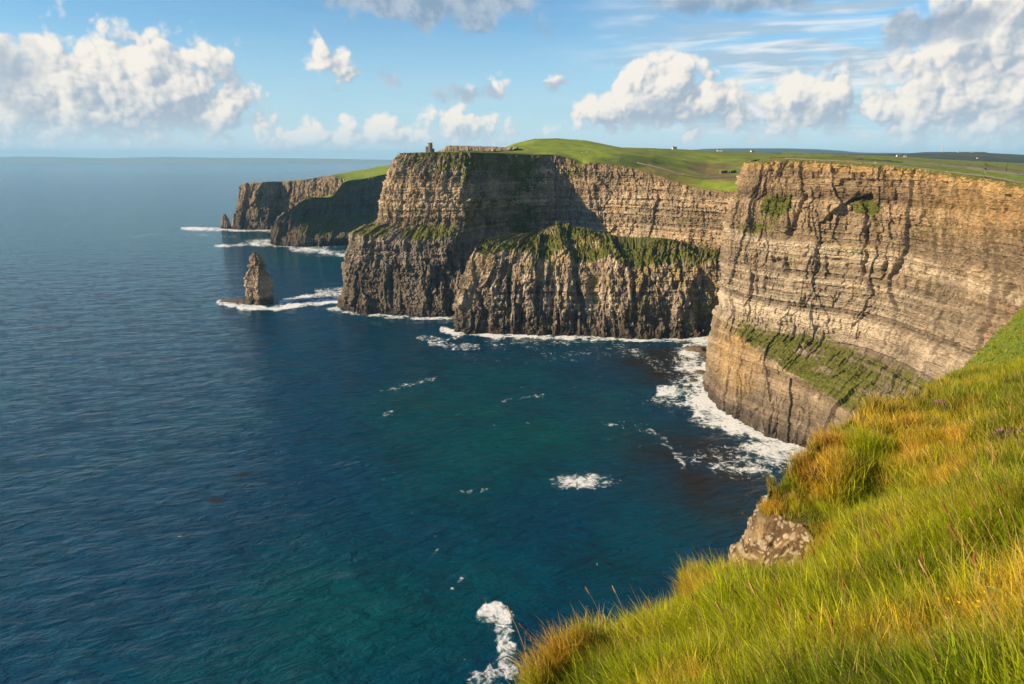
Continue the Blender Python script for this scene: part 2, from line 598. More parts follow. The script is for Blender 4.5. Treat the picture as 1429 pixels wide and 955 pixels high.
def mat_rock(name, fine=1.0, dist=0.5, green=((0.055, 0.066, 0.012), (0.135, 0.135, 0.022))):
    m, t = mat_new(name)
    ge = t.n('ShaderNodeNewGeometry')
    p = ge.outputs['Position']
    alb = t.n('ShaderNodeAttribute', attribute_name='alb').outputs['Color']
    veg = t.n('ShaderNodeAttribute', attribute_name='veg').outputs['Fac']
    flat = t.vmath('MULTIPLY', p, (1.0, 1.0, 2.6))
    n1 = t.noise(flat, 0.35 * fine, 8, 0.62)
    n2 = t.noise(flat, 1.7 * fine, 6, 0.65)
    f = t.math('MULTIPLY', t.lin(n1, 0.25, 0.75, 0.5, 1.5), t.lin(n2, 0.2, 0.8, 0.5, 1.5))
    cc = t.mix(1.0, alb, t.n('ShaderNodeCombineColor', ins={0: f, 1: f, 2: f}).outputs[0], blend='MULTIPLY')
    # rust and pale lichen blotches
    lic = t.smooth(t.noise(p, 0.11 * fine, 7, 0.6, 0.4), 0.60, 0.74)
    cc = t.mix(t.math('MULTIPLY', lic, 0.42), cc, c4((0.34, 0.21, 0.075)))
    pale = t.smooth(t.noise(t.vmath('ADD', p, (91, 3, 40)), 0.16 * fine, 7, 0.62), 0.58, 0.72)
    cc = t.mix(t.math('MULTIPLY', pale, 0.30), cc, c4((0.48, 0.44, 0.37)))
    gn = t.noise(p, 0.5 * fine, 6, 0.65)
    gcol = t.mix(t.smooth(gn, 0.35, 0.68), c4(green[0]), c4(green[1]))
    gcol = t.mix(t.math('MULTIPLY', t.smooth(n2, 0.55, 0.8), 0.5), gcol, c4((0.15, 0.12, 0.045)))
    vm = t.smooth(t.math('ADD', veg, t.math('MULTIPLY', t.math('SUBTRACT', gn, 0.5), 2.0)), 0.36, 0.66)
    cc = t.mix(vm, cc, gcol)
    h = t.math('ADD', t.math('MULTIPLY', n1, 1.4), t.math('MULTIPLY', n2, 0.7))
    bp = t.n('ShaderNodeBump', ins={'Height': h, 'Strength': 0.9, 'Distance': dist * 1.8 / fine})
    b = t.n('ShaderNodeBsdfPrincipled', ins={'Base Color': cc, 'Roughness': 0.88, 'Normal': bp.outputs[0]})
    b.inputs['Specular IOR Level'].default_value = 0.25
    t.n('ShaderNodeOutputMaterial', ins={0: b.outputs[0]})
    return m


ROCK = mat_rock('cliff_rock')
ROCK_FAR = mat_rock('far_cliff_rock', 0.5, 0.7)

TAN = np.array([0.285, 0.215, 0.140]); PALE = np.array([0.46, 0.385, 0.285]); DRK = np.array([0.095, 0.075, 0.056])
BRN = np.array([0.195, 0.132, 0.075]); GRY = np.array([0.215, 0.175, 0.135]); WET = np.array([0.055, 0.045, 0.036])
OCH = np.array([0.40, 0.255, 0.095])


def build_cliff(name, ctrl, nc, nr, table, tiers_col, vegfn, seed, mat, label, smooth_k=4, flip=False, cat='cliff', colfn=None, post=None, kind='structure', dens=None):
    Gd, S, T = make_net(ctrl, nc, nr, smooth_k, dens)
    N = cross_grid_normals(blur(Gd, 6))
    if flip:
        N = -N
    Z = Gd[..., 2]
    w = tier_w(T, table)
    d, b, cid, c2 = rock_disp(S, Z, w, seed)
    tm = len(table) - 1
    d = d * (1 - 0.8 * sm(T, tm - 0.05, tm))
    V = Gd + N * d[..., None]
    if post is not None:
        V = post(V, S, T)
    if not flip:
        Fq = grid_faces(*Gd.shape[:2])
    else:
        Fq = grid_faces(*Gd.shape[:2])[:, ::-1]
    me = mesh_np(name, V, Fq, smooth=False)
    nv = np.empty(len(me.vertices) * 3, np.float32)
    me.vertex_normals.foreach_get('vector', nv)
    nv = nv.reshape(Gd.shape)
    x = np.arange(len(tiers_col))
    base = np.stack([np.interp(T, x, [c[k] for c in tiers_col]) for k in range(3)], -1)
    bedv = np.clip(b / 2.05, 0, 1)
    bw = np.clip(w['bed'] / 1.2, 0.2, 1)
    fac = (0.42 + 1.2 * bedv) * bw + 1.0 * (1 - bw)
    fac = fac * (0.82 + 0.36 * cid) * (0.85 + 0.3 * c2)
    strk = fbm(S / 5.0, Z / 70.0, 0, 4, seed + 31)
    fac = fac * (1 + 0.28 * np.clip(strk, -1, 1))
    alb = base * fac[..., None]
    lo = fbm(S / 60, Z / 35, 0, 4, seed + 33)
    alb = lerp(alb, base * 0.55, np.clip(lo * 0.9, 0, 0.7))
    wet = 1 - sm(V[..., 2] + 4.0 * fbm(S / 9, S * 0 + 1.0, 0, 3, seed + 41), 3.0, 13.0)
    alb = lerp(alb, np.broadcast_to(WET, alb.shape), np.clip(wet, 0, 1) * 0.85)
    px, py = to_pix(V[..., 0], V[..., 1], V[..., 2])
    if colfn is not None:
        alb = colfn(alb, px, py, S, Z, T, b)
    veg = vegfn(px, py, nv, S, Z, T) if vegfn else np.zeros_like(Z)
    veg = veg * sm(V[..., 2], 8, 16)
    add_attr(me, 'alb', np.clip(alb, 0.02, 0.6), 'FLOAT_COLOR')
    add_attr(me, 'veg', np.clip(veg, 0, 1.2))
    o = obj(name, me, mat, kind=kind, label=label, cat=cat)
    return o, V, T


def wts(big, rib, col, blk, bed, fine, crk=1.0):
    return dict(big=big, rib=rib, col=col, blk=blk, bed=bed, fine=fine, crk=crk)


# ------------------------------------------------------------------ the near cliff on the right of the bay
def stA(base, rest):
    return [base] + [P(*r) for r in rest]


def gz(px, Y, z=-3.0):          # a point at that photo column, Y metres ahead, at height z
    d = Y * sc + (HC - z) * ss
    return np.array([(px - W0 / 2) / F * d, Y, z])


def below(p, dz=4.0):
    q = p.copy(); q[2] = -dz
    return q


# tiers: sea, dark foot, top of lower wall, back of the bench, pale ledge, top
A = [
    [gz(1080, 800), gz(1085, 802, 14), gz(1092, 806, 60), gz(1096, 810, 68), gz(1108, 815, 130), gz(1122, 820, 186)],
    [gz(1030, 640), gz(1034, 642, 14), gz(1044, 646, 62), gz(1047, 648, 72), gz(1058, 655, 134), gz(1082, 665, 186)],
    [below(G(991, 557)), P(993, 540, 511), P(1004, 452, 520), P(1012, 436, 526), P(1018, 316, 534), P(1052, 225, 546)],
    [below(G(1010, 575)), P(1012, 556, 487), P(1022, 466, 497), P(1034, 447, 508), P(1045, 326, 516), P(1074, 224, 528)],
    [below(G(1032, 589)), P(1035, 570, 470), P(1042, 480, 480), P(1066, 457, 494), P(1080, 335, 500), P(1100, 223, 512)],
    [below(G(1075, 611)), P(1078, 592, 442), P(1088, 516, 449), P(1126, 470, 470), P(1144, 341, 472), P(1154, 224.5, 483)],
    [below(G(1118, 627)), P(1122, 606, 420), P(1136, 542, 425), P(1192, 489, 446), P(1236, 361, 443), P(1238, 230.5, 453)],
    [below(G(1200, 690)), P(1205, 668, 357), P(1222, 600, 362), P(1275, 522, 388), P(1329, 381, 390), P(1340, 243, 402)],
    [below(G(1330, 775)), P(1336, 750, 297), P(1365, 680, 301), P(1400, 575, 320), P(1438, 414, 330), P(1440, 258, 344)],
    [gz(1560, 228), gz(1565, 230, 12), gz(1600, 232, 62), gz(1640, 244, 78), gz(1680, 256, 130), gz(1700, 266, 170)],
]
A_tab = [wts(2, 1.8, 2.2, .8, .3, .3, 1.4), wts(2, 1.2, 1.2, .6, .7, .25, .8), wts(2.0, .7, .8, .7, 1.1, .25, .15),
         wts(2.0, .9, 1.2, 1.0, 2.2, .3, 1.0), wts(2.0, 1.8, 1.5, 1.1, 2.0, .45, 1.7), wts(1.6, 4.2, 2.0, 1.3, .9, .6, 1.8)]
A_col = [DRK, DRK * 1.5, TAN * 0.85, GRY * 1.05, TAN * 1.0, BRN * 1.0]


def A_vegf(px, py, n, S, Z, T):
    up = sm(n[..., 2], 0.25, 0.75)
    v = up * 0.28
    nn = fbm(S / 16, T * 3.0, 0, 4, 67)
    v = v + (0.64 + 0.55 * nn) * sm(T, 1.95, 2.15) * (1 - sm(T, 2.9, 3.15)) * (1 - 0.5 * sm(px, 1180, 1230)) * sm(px, 1012, 1050)
    v = v + ell(px, py, 1086, 284, 26, 16) * 0.75 + ell(px, py, 1072, 300, 24, 22) * 0.45
    v = v + ell(px, py, 1206, 289, 26, 12) * 0.75 + ell(px, py, 1224, 300, 12, 18) * 0.4
    v = v + ell(px, py, 1045, 318, 28, 9) * 0.55 + ell(px, py, 1180, 350, 60, 7) * 0.35 + ell(px, py, 1295, 318, 40, 16) * 0.25
    v = v + sm(T, 4.93, 5.0) * 0.6 - 0.0
    v = v + 0.12 * fbm(S / 25, Z / 12, 0, 3, 61)
    return v


def A_colf(alb, px, py, S, Z, T, b):
    # ochre lichen on the corner, dark scree on the bench, the pale bed under the upper shale, rust stains
    f = ell(px, py, 1030, 500, 38, 60) * 0.6 * (0.6 + 0.6 * fbm(S / 9, Z / 9, 0, 3, 70))
    alb = lerp(alb, np.broadcast_to(OCH, alb.shape), np.clip(f, 0, .8))
    f = (ell(px, py, 1215, 520, 75, 34) * 0.85) * sm(T, 1.95, 2.1) * (1 - sm(T, 2.9, 3.1))
    alb = lerp(alb, np.broadcast_to(np.array([0.13, 0.10, 0.075]), alb.shape), np.clip(f, 0, 1))
    f = np.exp(-((T - 3.96) / 0.045) ** 2) * 0.75 * sm(fbm(S / 7, Z * 0, 0, 2, 71), -0.5, 0.1)
    alb = lerp(alb, np.broadcast_to(PALE * 1.05, alb.shape), np.clip(f, 0, 1))
    f = np.clip(ell(px, py, 1405, 300, 45, 30) * 0.5 + ell(px, py, 1390, 450, 30, 30) * 0.5, 0, 1) * np.clip(fbm(S / 8, Z / 6, 0, 3, 72) + 0.2, 0, 1)
    alb = lerp(alb, np.broadcast_to(np.array([0.40, 0.19, 0.08]), alb.shape), f)
    f = sm(T, 4.84, 4.93) * 0.55
    alb = lerp(alb, np.broadcast_to(np.array([0.46, 0.31, 0.12]), alb.shape), f)
    f = ell(px, py, 1380, 285, 110, 55, .8) * 0.45
    alb = lerp(alb, np.broadcast_to(np.array([0.40, 0.26, 0.105]), alb.shape), f)
    # pale streaky middle beds
    f = (ell(px, py, 1150, 400, 190, 75) * 0.9 + 0.25 * sm(T, 3.0, 3.2) * (1 - sm(T, 3.9, 4.1))) * np.clip(b - 0.55, 0, 1)
    return lerp(alb, np.broadcast_to(PALE, alb.shape), np.clip(f, 0, 1))


CLIFF_A, VA, TA = build_cliff('layered_cliff', A, 660, 480, A_tab, A_col, A_vegf, 3, ROCK,
                       'tall tan layered cliff with a grassy bench above the surf', 4, colfn=A_colf, dens=[.12, .25, 1.1, 1.1, 1, 1, 1, 1, .3])

# ------------------------------------------------------------------ tower headland and the back wall of the bay
# tiers: sea, lower middle, lip of bench, back of bench, upper middle, grass break, top
def colB(px, Yb, ytop, Yt=None, pxt=None, zl=70, brk=0.16):
    Yt = Yt or Yb + 28
    pxt = pxt or px
    top = P(pxt, ytop, Yt)
    pts = [gz(px, Yb, -4)]
    for fz_, fy in ((0.22, 0.1), (0.40, 0.2), (0.43, 0.34), (0.68, 0.62), (1 - brk, 0.8)):
        z = top[2] * fz_
        pts.append(gz(px + (pxt - px) * fy, Yb + (Yt - Yb) * fy, z))
    pts.append(top)
    return pts


B = [
    colB(600, 1180, 236, 1200, 640), colB(520, 960, 222, 1000, 590),
    [below(G(477, 431)), P(481, 375, 862), P(491, 325, 868), P(529, 307, 884), P(533, 264, 890), P(546, 232, 896), P(557, 214.5, 905)],
    [below(G(499, 437)), P(502, 380, 842), P(508, 330, 846), P(543, 311, 866), P(548, 265, 872), P(560, 230, 878), P(570, 213, 892)],
    [below(G(543, 439)), P(545, 385, 836), P(549, 336, 840), P(572, 316, 858), P(578, 265, 864), P(585, 236, 870), P(598, 212, 888)],
    [below(G(599, 442)), P(600, 390, 830), P(602, 336, 834), P(609, 314, 852), P(613, 265, 860), P(618, 242, 866), P(624, 212, 888)],
    [below(G(640, 441)), P(641, 390, 836), P(641, 330, 842), P(645, 313, 852), P(649, 268, 862), P(652, 246, 872), P(654, 212, 894)],
    colB(668, 880, 212.5, 912, 672, brk=0.2),
    colB(705, 908, 213.5, 938, 706, brk=0.2),
    colB(742, 936, 215.5, 962, 744, brk=0.12),
    colB(772, 952, 216, 972, 776, brk=0.06),
    colB(796, 954, 222, 974, 798, brk=0.06),
    colB(812, 948, 229, 966, 812, brk=0.05),
    colB(826, 936, 227, 956, 822, brk=0.05),
    colB(865, 918, 230, 938, 863, brk=0.05),
    colB(908, 890, 241, 910, 906, brk=0.05),
    colB(946, 862, 254, 880, 945, brk=0.05),
    colB(978, 838, 262, 854, 977, brk=0.05),
    colB(1036, 792, 267, 806, 1036, brk=0.05),
    colB(1110, 740, 270, 752, 1110, brk=0.05),
]
B_tab = [wts(2, 3.6, 2.8, 1.5, .2, .7, 1.2), wts(2.4, 4.8, 3.2, 1.6, .4, .7, 1.6), wts(1.6, 2.4, 1.8, 1.3, .8, .6, 1), wts(1.5, 1.2, 1.1, 1.3, 1.4, .6, .8),
         wts(2.6, 1.8, 1.6, 1.6, 1.9, .7, 1.2), wts(2.4, 2.2, 1.4, 1.7, 1.2, .9, 1.1), wts(1.0, 1.4, .6, 1.2, .3, .7, .3)]
B_col = [DRK * 1.2, GRY * 0.72, GRY * 0.95, TAN * 0.95, TAN * 1.15, TAN * 0.95, BRN]


def B_vegf(px, py, n, S, Z, T):
    up = sm(n[..., 2], 0.2, 0.7)
    v = up * 0.3
    v = v + ell(px, py, 600, 324, 48, 14) * 0.55 + ell(px, py, 515, 322, 34, 16) * 0.42
    v = v + (ell(px, py, 600, 225, 75, 24, .8) * 0.30 + ell(px, py, 690, 230, 70, 28, .8) * 0.46)
    v = v + ell(px, py, 735, 245, 36, 42) * 0.36 + ell(px, py, 700, 300, 50, 38) * 0.36 + ell(px, py, 745, 310, 34, 30) * 0.34 + ell(px, py, 655, 280, 24, 40) * 0.22
    v = v + ell(px, py, 805, 240, 20, 12) * 0.4 + ell(px, py, 985, 430, 40, 30) * 0.3
    v = v + sm(T, 5.86, 6.0) * 0.5
    v = v + 0.34 * fbm(S / 14, Z / 9, 0, 4, 62) * sm(T, 1.8, 3)
    return v


def B_colf(alb, px, py, S, Z, T, b):
    f = (ell(px, py, 860, 305, 95, 40) * 0.62) * np.clip(b * 0.9, 0.1, 1)
    alb = lerp(alb, np.broadcast_to(PALE, alb.shape), np.clip(f, 0, 1))
    f = ell(px, py, 862, 288, 30, 8) * 0.6 * np.clip(0.4 + fbm(S / 5, Z / 3, 0, 3, 73), 0, 1)
    alb = lerp(alb, np.broadcast_to(OCH, alb.shape), np.clip(f, 0, 1))
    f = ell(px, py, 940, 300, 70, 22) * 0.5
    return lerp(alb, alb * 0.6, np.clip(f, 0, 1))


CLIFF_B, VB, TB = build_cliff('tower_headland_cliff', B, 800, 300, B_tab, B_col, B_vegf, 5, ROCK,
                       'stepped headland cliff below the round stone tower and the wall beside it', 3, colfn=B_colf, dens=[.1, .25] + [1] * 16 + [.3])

# ------------------------------------------------------------------ the lower bench block at the foot of the back wall
# tiers: sea, foot, middle, lip, crest of the grass, behind
L = [
    [gz(720, 840), gz(722, 842, 14), gz(726, 846, 55), gz(730, 850, 90), P(735, 338, 860), gz(760, 880, 90)],
    [gz(668, 780), gz(670, 782, 14), gz(674, 784, 52), gz(682, 788, 85), P(697, 339, 815), gz(735, 860, 92)],
    [below(G(637, 460)), P(641, 440, 744), P(650, 398, 748), P(662, 356, 754), P(677, 337, 782), gz(716, 870, 94)],
    [below(G(655, 465)), P(659, 446, 730), P(667, 402, 733), P(683, 354, 742), P(704, 335, 786), gz(730, 880, 94)],
    [below(G(717, 465)), P(718, 446, 731), P(722, 402, 734), P(732, 352, 744), P(741, 331, 788), gz(752, 890, 94)],
    [below(G(750, 466)), P(751, 447, 728), P(752, 404, 731), P(756, 366, 738), P(762, 319, 800), gz(768, 900, 100)],
    [below(G(782, 467)), P(782, 448, 726), P(783, 406, 729), P(784, 357, 741), P(782, 317, 802), gz(782, 910, 100)],
    [below(G(806, 468)), P(806, 449, 724), P(806, 407, 727), P(806, 371, 733), P(812, 322, 792), gz(812, 905, 98)],
    [below(G(847, 470)), P(847, 451, 720), P(847, 410, 723), P(846, 361, 736), P(842, 340, 768), gz(840, 880, 92)],
    [below(G(885, 471)), P(885, 452, 718), P(885, 411, 721), P(885, 375, 727), P(884, 345, 762), gz(884, 860, 90)],
    [below(G(915, 471)), P(915, 452, 718), P(915, 412, 721), P(915, 366, 732), P(922, 333, 774), gz(922, 840, 92)],
    [below(G(948, 471)), P(948, 452, 719), P(948, 413, 722), P(948, 374, 729), P(945, 340, 772), gz(948, 822, 90)],
    [below(G(978, 470)), P(978, 452, 722), P(978, 414, 725), P(977, 371, 732), P(977, 361, 752), gz(980, 800, 84)],
    [below(G(1006, 468)), P(1006, 451, 728), P(1006, 414, 731), P(1008, 370, 738), P(1010, 364, 750), gz(1016, 790, 80)],
    [gz(1060, 735), gz(1060, 737, 14), gz(1060, 739, 50), gz(1060, 742, 86), gz(1062, 752, 92), gz(1064, 790, 80)],
]
L_tab = [wts(2.2, 3.5, 3.0, 1.7, .5, .8, 1.2), wts(2.8, 5.5, 3.6, 1.7, .6, .8, 1.6), wts(3.0, 6.0, 3.6, 1.5, .8, .7, 1.6), wts(1.8, 2.6, 1.8, 1.3, .7, .6, .8),
         wts(3.2, 2.6, .8, 1.6, 0.0, 1.6, 0), wts(1.5, 1., .3, .6, 0.0, .6, 0)]
L_col = [DRK * 0.7, GRY * 0.62, GRY * 1.0, TAN * 1.05, BRN, BRN]


def L_vegf(px, py, n, S, Z, T):
    Tn = T + 0.16 * fbm(S / 13, Z * 0 + 2.0, 0, 3, 68)
    v = sm(Tn, 2.93, 3.12) * (0.56 + 0.50 * fbm(S / 22, Z / 10, 0, 3, 64))
    v = v + sm(n[..., 2], 0.3, 0.7) * 0.25 * sm(T, 1.2, 2.5)
    v = v + ell(px, py, 905, 435, 34, 24) * 0.36 + ell(px, py, 985, 430, 26, 24) * 0.5 + ell(px, py, 790, 435, 60, 30) * 0.12
    v = v + 0.18 * fbm(S / 10, Z / 16, 0, 3, 65) * sm(T, .8, 2)
    return v


def L_colf(alb, px, py, S, Z, T, b):
    f = sm(fbm(S / 6, Z / 22, 0, 4, 74), 0.05, 0.55) * sm(T, 1.0, 2.2) * 0.6
    alb = lerp(alb, np.broadcast_to(np.array([0.36, 0.27, 0.10]), alb.shape), f)
    f = sm(fbm(S / 5, Z / 30, 0, 4, 75), 0.25, 0.6) * sm(T, .6, 1.5) * 0.7
    return lerp(alb, np.broadcast_to(PALE * 1.1, alb.shape), f)


CLIFF_L, VL, TL = build_cliff('ribbed_bench_cliff', L, 660, 270, L_tab, L_col, L_vegf, 9, ROCK,
                       'low ribbed cliff block with a humped grass top at the head of the bay', 3, colfn=L_colf)

# ------------------------------------------------------------------ far headlands
# E, the farthest: tiers sea, foot, middle, top
E = [
    [gz(420, 2250), gz(420, 2250, 20), gz(425, 2250, 60), gz(430, 2255, 118)],
    [gz(352, 2010), gz(352, 2010, 20), gz(355, 2010, 60), gz(360, 2015, 118)],
    [below(G(330, 319.5)), P(332, 304, 1880), P(335, 285, 1884), P(340, 255, 1890)],
    [below(G(345, 320)), P(346, 304, 1868), P(348, 285, 1872), P(353, 254, 1880)],
    [below(G(370, 320)), P(371, 304, 1870), P(372, 285, 1874), P(376, 253, 1884)],
    [gz(388, 1900), P(389, 304, 1904), P(390, 285, 1908), P(391, 253, 1915)],
    [gz(403, 1880), P(404, 304, 1882), P(405, 285, 1886), P(406, 252, 1894)],
    [gz(430, 1865), P(431, 304, 1867), P(431, 280, 1871), P(431, 249.5, 1880)],
    [gz(462, 1850), P(462, 304, 1852), P(462, 276, 1856), P(462, 244.5, 1866)],
    [gz(484, 1840), P(484, 304, 1842), P(484, 276, 1846), P(482, 250, 1856)],
    [gz(520, 1840), P(520, 304, 1842), P(520, 276, 1846), P(518, 249, 1860)],
]
E_tab = [wts(4, 4, 3, 1., .3, .5), wts(4, 5, 3.5, 1., .3, .5), wts(4, 5, 3.5, 1., .4, .5), wts(3, 3, 2, .8, .3, .5)]
E_col = [DRK * 0.8, DRK * 1.1, BRN * 1.15, TAN * 0.95]
CLIFF_E, VE, TE = build_cliff('far_headland_cliff', E, 300, 110, E_tab, E_col,
                       lambda px, py, n, S, Z, T: sm(T, 2.9, 3.0) * 0.4 + 0 * Z, 13, ROCK_FAR,
                       'farthest brown headland cliff with vertical ribs and a flat top', 2)

# D, the dark shaded headland: tiers sea, low cliff top, slope, upper cliff foot, top
D = [
    [gz(392, 1640), gz(394, 1642, 18), gz(396, 1650, 45), gz(400, 1660, 62), P(404, 297, 1670)],
    [below(G(386, 342)), P(387, 332, 1494), P(388, 322, 1500), P(388.5, 314, 1506), P(389, 309, 1512)],
    [below(G(400, 343.5)), P(401, 331, 1490), P(404, 318, 1506), P(407, 304, 1524), P(409, 289, 1540)],
    [below(G(418, 344)), P(419, 330, 1488), P(424, 316, 1530), P(428, 298, 1590), P(431, 276, 1610)],
    [below(G(440, 343.5)), P(442, 332, 1492), P(448, 318, 1560), P(455, 296, 1640), P(461, 274, 1664)],
    [below(G(465, 342)), P(466, 331, 1502), P(470, 318, 1600), P(474, 294, 1700), P(480, 254, 1745)],
    [below(G(495, 340.5)), P(496, 330, 1516), P(499, 316, 1640), P(503, 290, 1760), P(507, 249, 1825)],
    [below(G(530, 339)), P(531, 329, 1530), P(534, 315, 1680), P(537, 288, 1820), P(541, 242, 1910)],
    [below(G(580, 337)), P(581, 328, 1550), P(584, 314, 1720), P(587, 286, 1880), P(592, 236, 1990)],
]
D_tab = [wts(3, 3, 2, 1., .3, .5), wts(3, 2, 1.5, 1., .3, .5), wts(4, 2, .5, .8, .2, .6), wts(4, 3, 1.5, 1., .3, .6), wts(2, 2, 1, .8, .2, .5)]
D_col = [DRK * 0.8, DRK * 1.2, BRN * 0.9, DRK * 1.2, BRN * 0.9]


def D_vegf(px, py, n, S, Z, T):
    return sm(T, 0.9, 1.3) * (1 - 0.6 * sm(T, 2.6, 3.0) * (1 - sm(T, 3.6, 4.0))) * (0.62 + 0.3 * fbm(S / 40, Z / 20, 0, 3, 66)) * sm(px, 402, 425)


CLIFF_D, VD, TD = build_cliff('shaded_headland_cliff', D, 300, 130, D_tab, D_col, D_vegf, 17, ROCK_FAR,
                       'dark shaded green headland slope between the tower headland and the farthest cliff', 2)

# ------------------------------------------------------------------ clifftop land
def mat_turf(name, fine=0.12):
    m, t = mat_new(name)
    ge = t.n('ShaderNodeNewGeometry')
    p = ge.outputs['Position']
    alb = t.n('ShaderNodeAttribute', attribute_name='alb').outputs['Color']
    n1 = t.noise(p, fine, 8, 0.66)
    n2 = t.noise(p, fine * 9, 5, 0.65)
    f = t.math('MULTIPLY', t.lin(n1, 0.25, 0.75, 0.7, 1.3), t.lin(n2, 0.2, 0.8, 0.72, 1.28))
    cc = t.mix(1.0, alb, t.n('ShaderNodeCombineColor', ins={0: f, 1: f, 2: f}).outputs[0], blend='MULTIPLY')
    bp = t.n('ShaderNodeBump', ins={'Height': t.math('ADD', n1, t.math('MULTIPLY', n2, 0.5)), 'Strength': 0.6, 'Distance': 0.12 / fine})
    b = t.n('ShaderNodeBsdfPrincipled', ins={'Base Color': cc, 'Roughness': 0.95, 'Normal': bp.outputs[0]})
    b.inputs['Specular IOR Level'].default_value = 0.1
    t.n('ShaderNodeOutputMaterial', ins={0: b.outputs[0]})
    return m


TURF = mat_turf('clifftop_turf')
MOOR = mat_turf('moorland', 0.012)
GRN = np.array([0.150, 0.195, 0.022]); OLV = np.array([0.14, 0.125, 0.035]); DGR = np.array([0.045, 0.062, 0.014]); HAY = np.array([0.21, 0.165, 0.065])
LAND = {}


def land_from_edge(name, edge, table, nr, colf, label, lip=0.0, rough=1.0, seed=0):
    epx, epy = to_pix(edge[:, 0], edge[:, 1], edge[:, 2])
    ks = sorted(table)
    rows = np.array([[P(*r) for r in table[k]] for k in ks])       # stations x rows x 3
    back = np.stack([np.stack([np.interp(epx, ks, rows[:, j, c]) for c in range(3)], 1) for j in range(rows.shape[1])], 1)
    ctrl = np.concatenate([edge[:, None, :], back], 1)              # cols x rows x 3
    T = ctrl.shape[1]
    ctrl = ctrl.transpose(1, 0, 2)
    ln = np.concatenate([[0], np.cumsum(np.linalg.norm(np.diff(ctrl, axis=0), axis=2).mean(1))])
    q = ln[-1] * np.linspace(0, 1, nr) ** 1.8
    Gd = catmull(ctrl, ln, q)
    Gd[1:, :, 2] += rough * (0.9 * fbm(Gd[1:, :, 0] / 55, Gd[1:, :, 1] / 55, 0, 4, seed) * sm(q[1:], 0, 60)[:, None] + 0.25 * fbm(Gd[1:, :, 0] / 9, Gd[1:, :, 1] / 9, 0, 3, seed + 3))
    px, py = to_pix(Gd[..., 0], Gd[..., 1], Gd[..., 2])
    alb = colf(px, py, Gd)
    me = mesh_np(name, Gd, grid_faces(*Gd.shape[:2]))
    add_attr(me, 'alb', np.clip(alb, 0.01, 0.6), 'FLOAT_COLOR')
    o = obj(name, me, TURF, kind='structure', label=label)
    LAND[name] = Gd.reshape(-1, 3)
    return o


def ground_z(x, y, names=('clifftop_land', 'cliff_field')):
    best = None
    for n in names:
        v = LAND[n]
        d = np.hypot(v[:, 0] - x, v[:, 1] - y)
        i = np.argsort(d)[:4]
        if best is None or d[i[0]] < best[0]:
            w_ = 1 / (d[i] + 0.2)
            best = (d[i[0]], float((v[i, 2] * w_).sum() / w_.sum()))
    return best[1]


def land_pos(px, Y, names=('clifftop_land', 'cliff_field')):
    """stand on the land in photo column px, Y metres ahead."""
    x = (px - W0 / 2) / F * (Y * sc)
    for _ in range(3):
        z = ground_z(x, Y, names)
        x = (px - W0 / 2) / F * (Y * sc - (z - HC) * ss)
    return Vector((x, Y, z))


TB_ = {
    557: [(572, 213.6, 940), (590, 213, 1000), (610, 213, 1080), (632, 214, 1180), (640, 216, 1300), (645, 220, 1400), (650, 230, 1600)],
    600: [(602, 211.8, 940), (607, 211.5, 1000), (616, 211.5, 1080), (636, 212, 1180), (645, 214, 1300), (650, 218, 1400), (655, 228, 1600)],
    650: [(652, 211.5, 940), (656, 211.3, 1000), (660, 211, 1060), (665, 210.5, 1150), (670, 211, 1300), (675, 214, 1400), (680, 222, 1600)],
    690: [(691, 212, 1000), (692, 211.5, 1050), (693, 211, 1120), (694, 210, 1200), (696, 209, 1280), (698, 210, 1380), (700, 218, 1600)],
    715: [(715, 212.3, 1015), (715, 211, 1065), (716, 208, 1130), (717, 204, 1210), (718, 200, 1290), (719, 201, 1380), (720, 212, 1600)],
    745: [(745, 214.5, 1040), (746, 211, 1090), (746, 205, 1160), (746, 198, 1240), (746, 193.5, 1310), (746, 194.5, 1400), (746, 205, 1600)],
    776: [(776, 214.5, 1045), (777, 211.5, 1100), (778, 206, 1170), (778, 199, 1250), (778, 193, 1320), (778, 194, 1400), (778, 204, 1600)],
    812: [(813, 222, 1010), (814, 214, 1070), (815, 209, 1150), (815, 203, 1240), (816, 196.5, 1320), (816, 197, 1400), (816, 206, 1600)],
    863: [(864, 223, 970), (866, 217, 1030), (868, 213, 1110), (868, 209.5, 1200), (868, 206, 1320), (868, 205.8, 1500), (868, 209, 1800)],
    906: [(908, 233, 935), (910, 226, 990), (912, 219, 1070), (912, 213, 1180), (912, 207.5, 1320), (912, 206.5, 1500), (912, 209, 1800)],
    945: [(947, 247, 905), (950, 240, 950), (952, 231, 1020), (954, 221, 1120), (954, 212.5, 1280), (954, 208.5, 1550), (954, 209, 2200)],
    977: [(979, 255, 878), (982, 247.5, 925), (985, 240, 1000), (988, 228, 1090), (988, 214, 1250), (988, 211, 1600), (988, 210.5, 2400)],
    1036: [(1037, 256, 835), (1038, 247, 900), (1038, 242, 960), (1039, 232, 1050), (1040, 219, 1180), (1040, 213, 1600), (1040, 211, 2400)],
    1110: [(1110, 258, 790), (1110, 249, 860), (1110, 244, 930), (1110, 235, 1030), (1110, 222, 1180), (1110, 216, 1600), (1110, 215, 2400)],
}


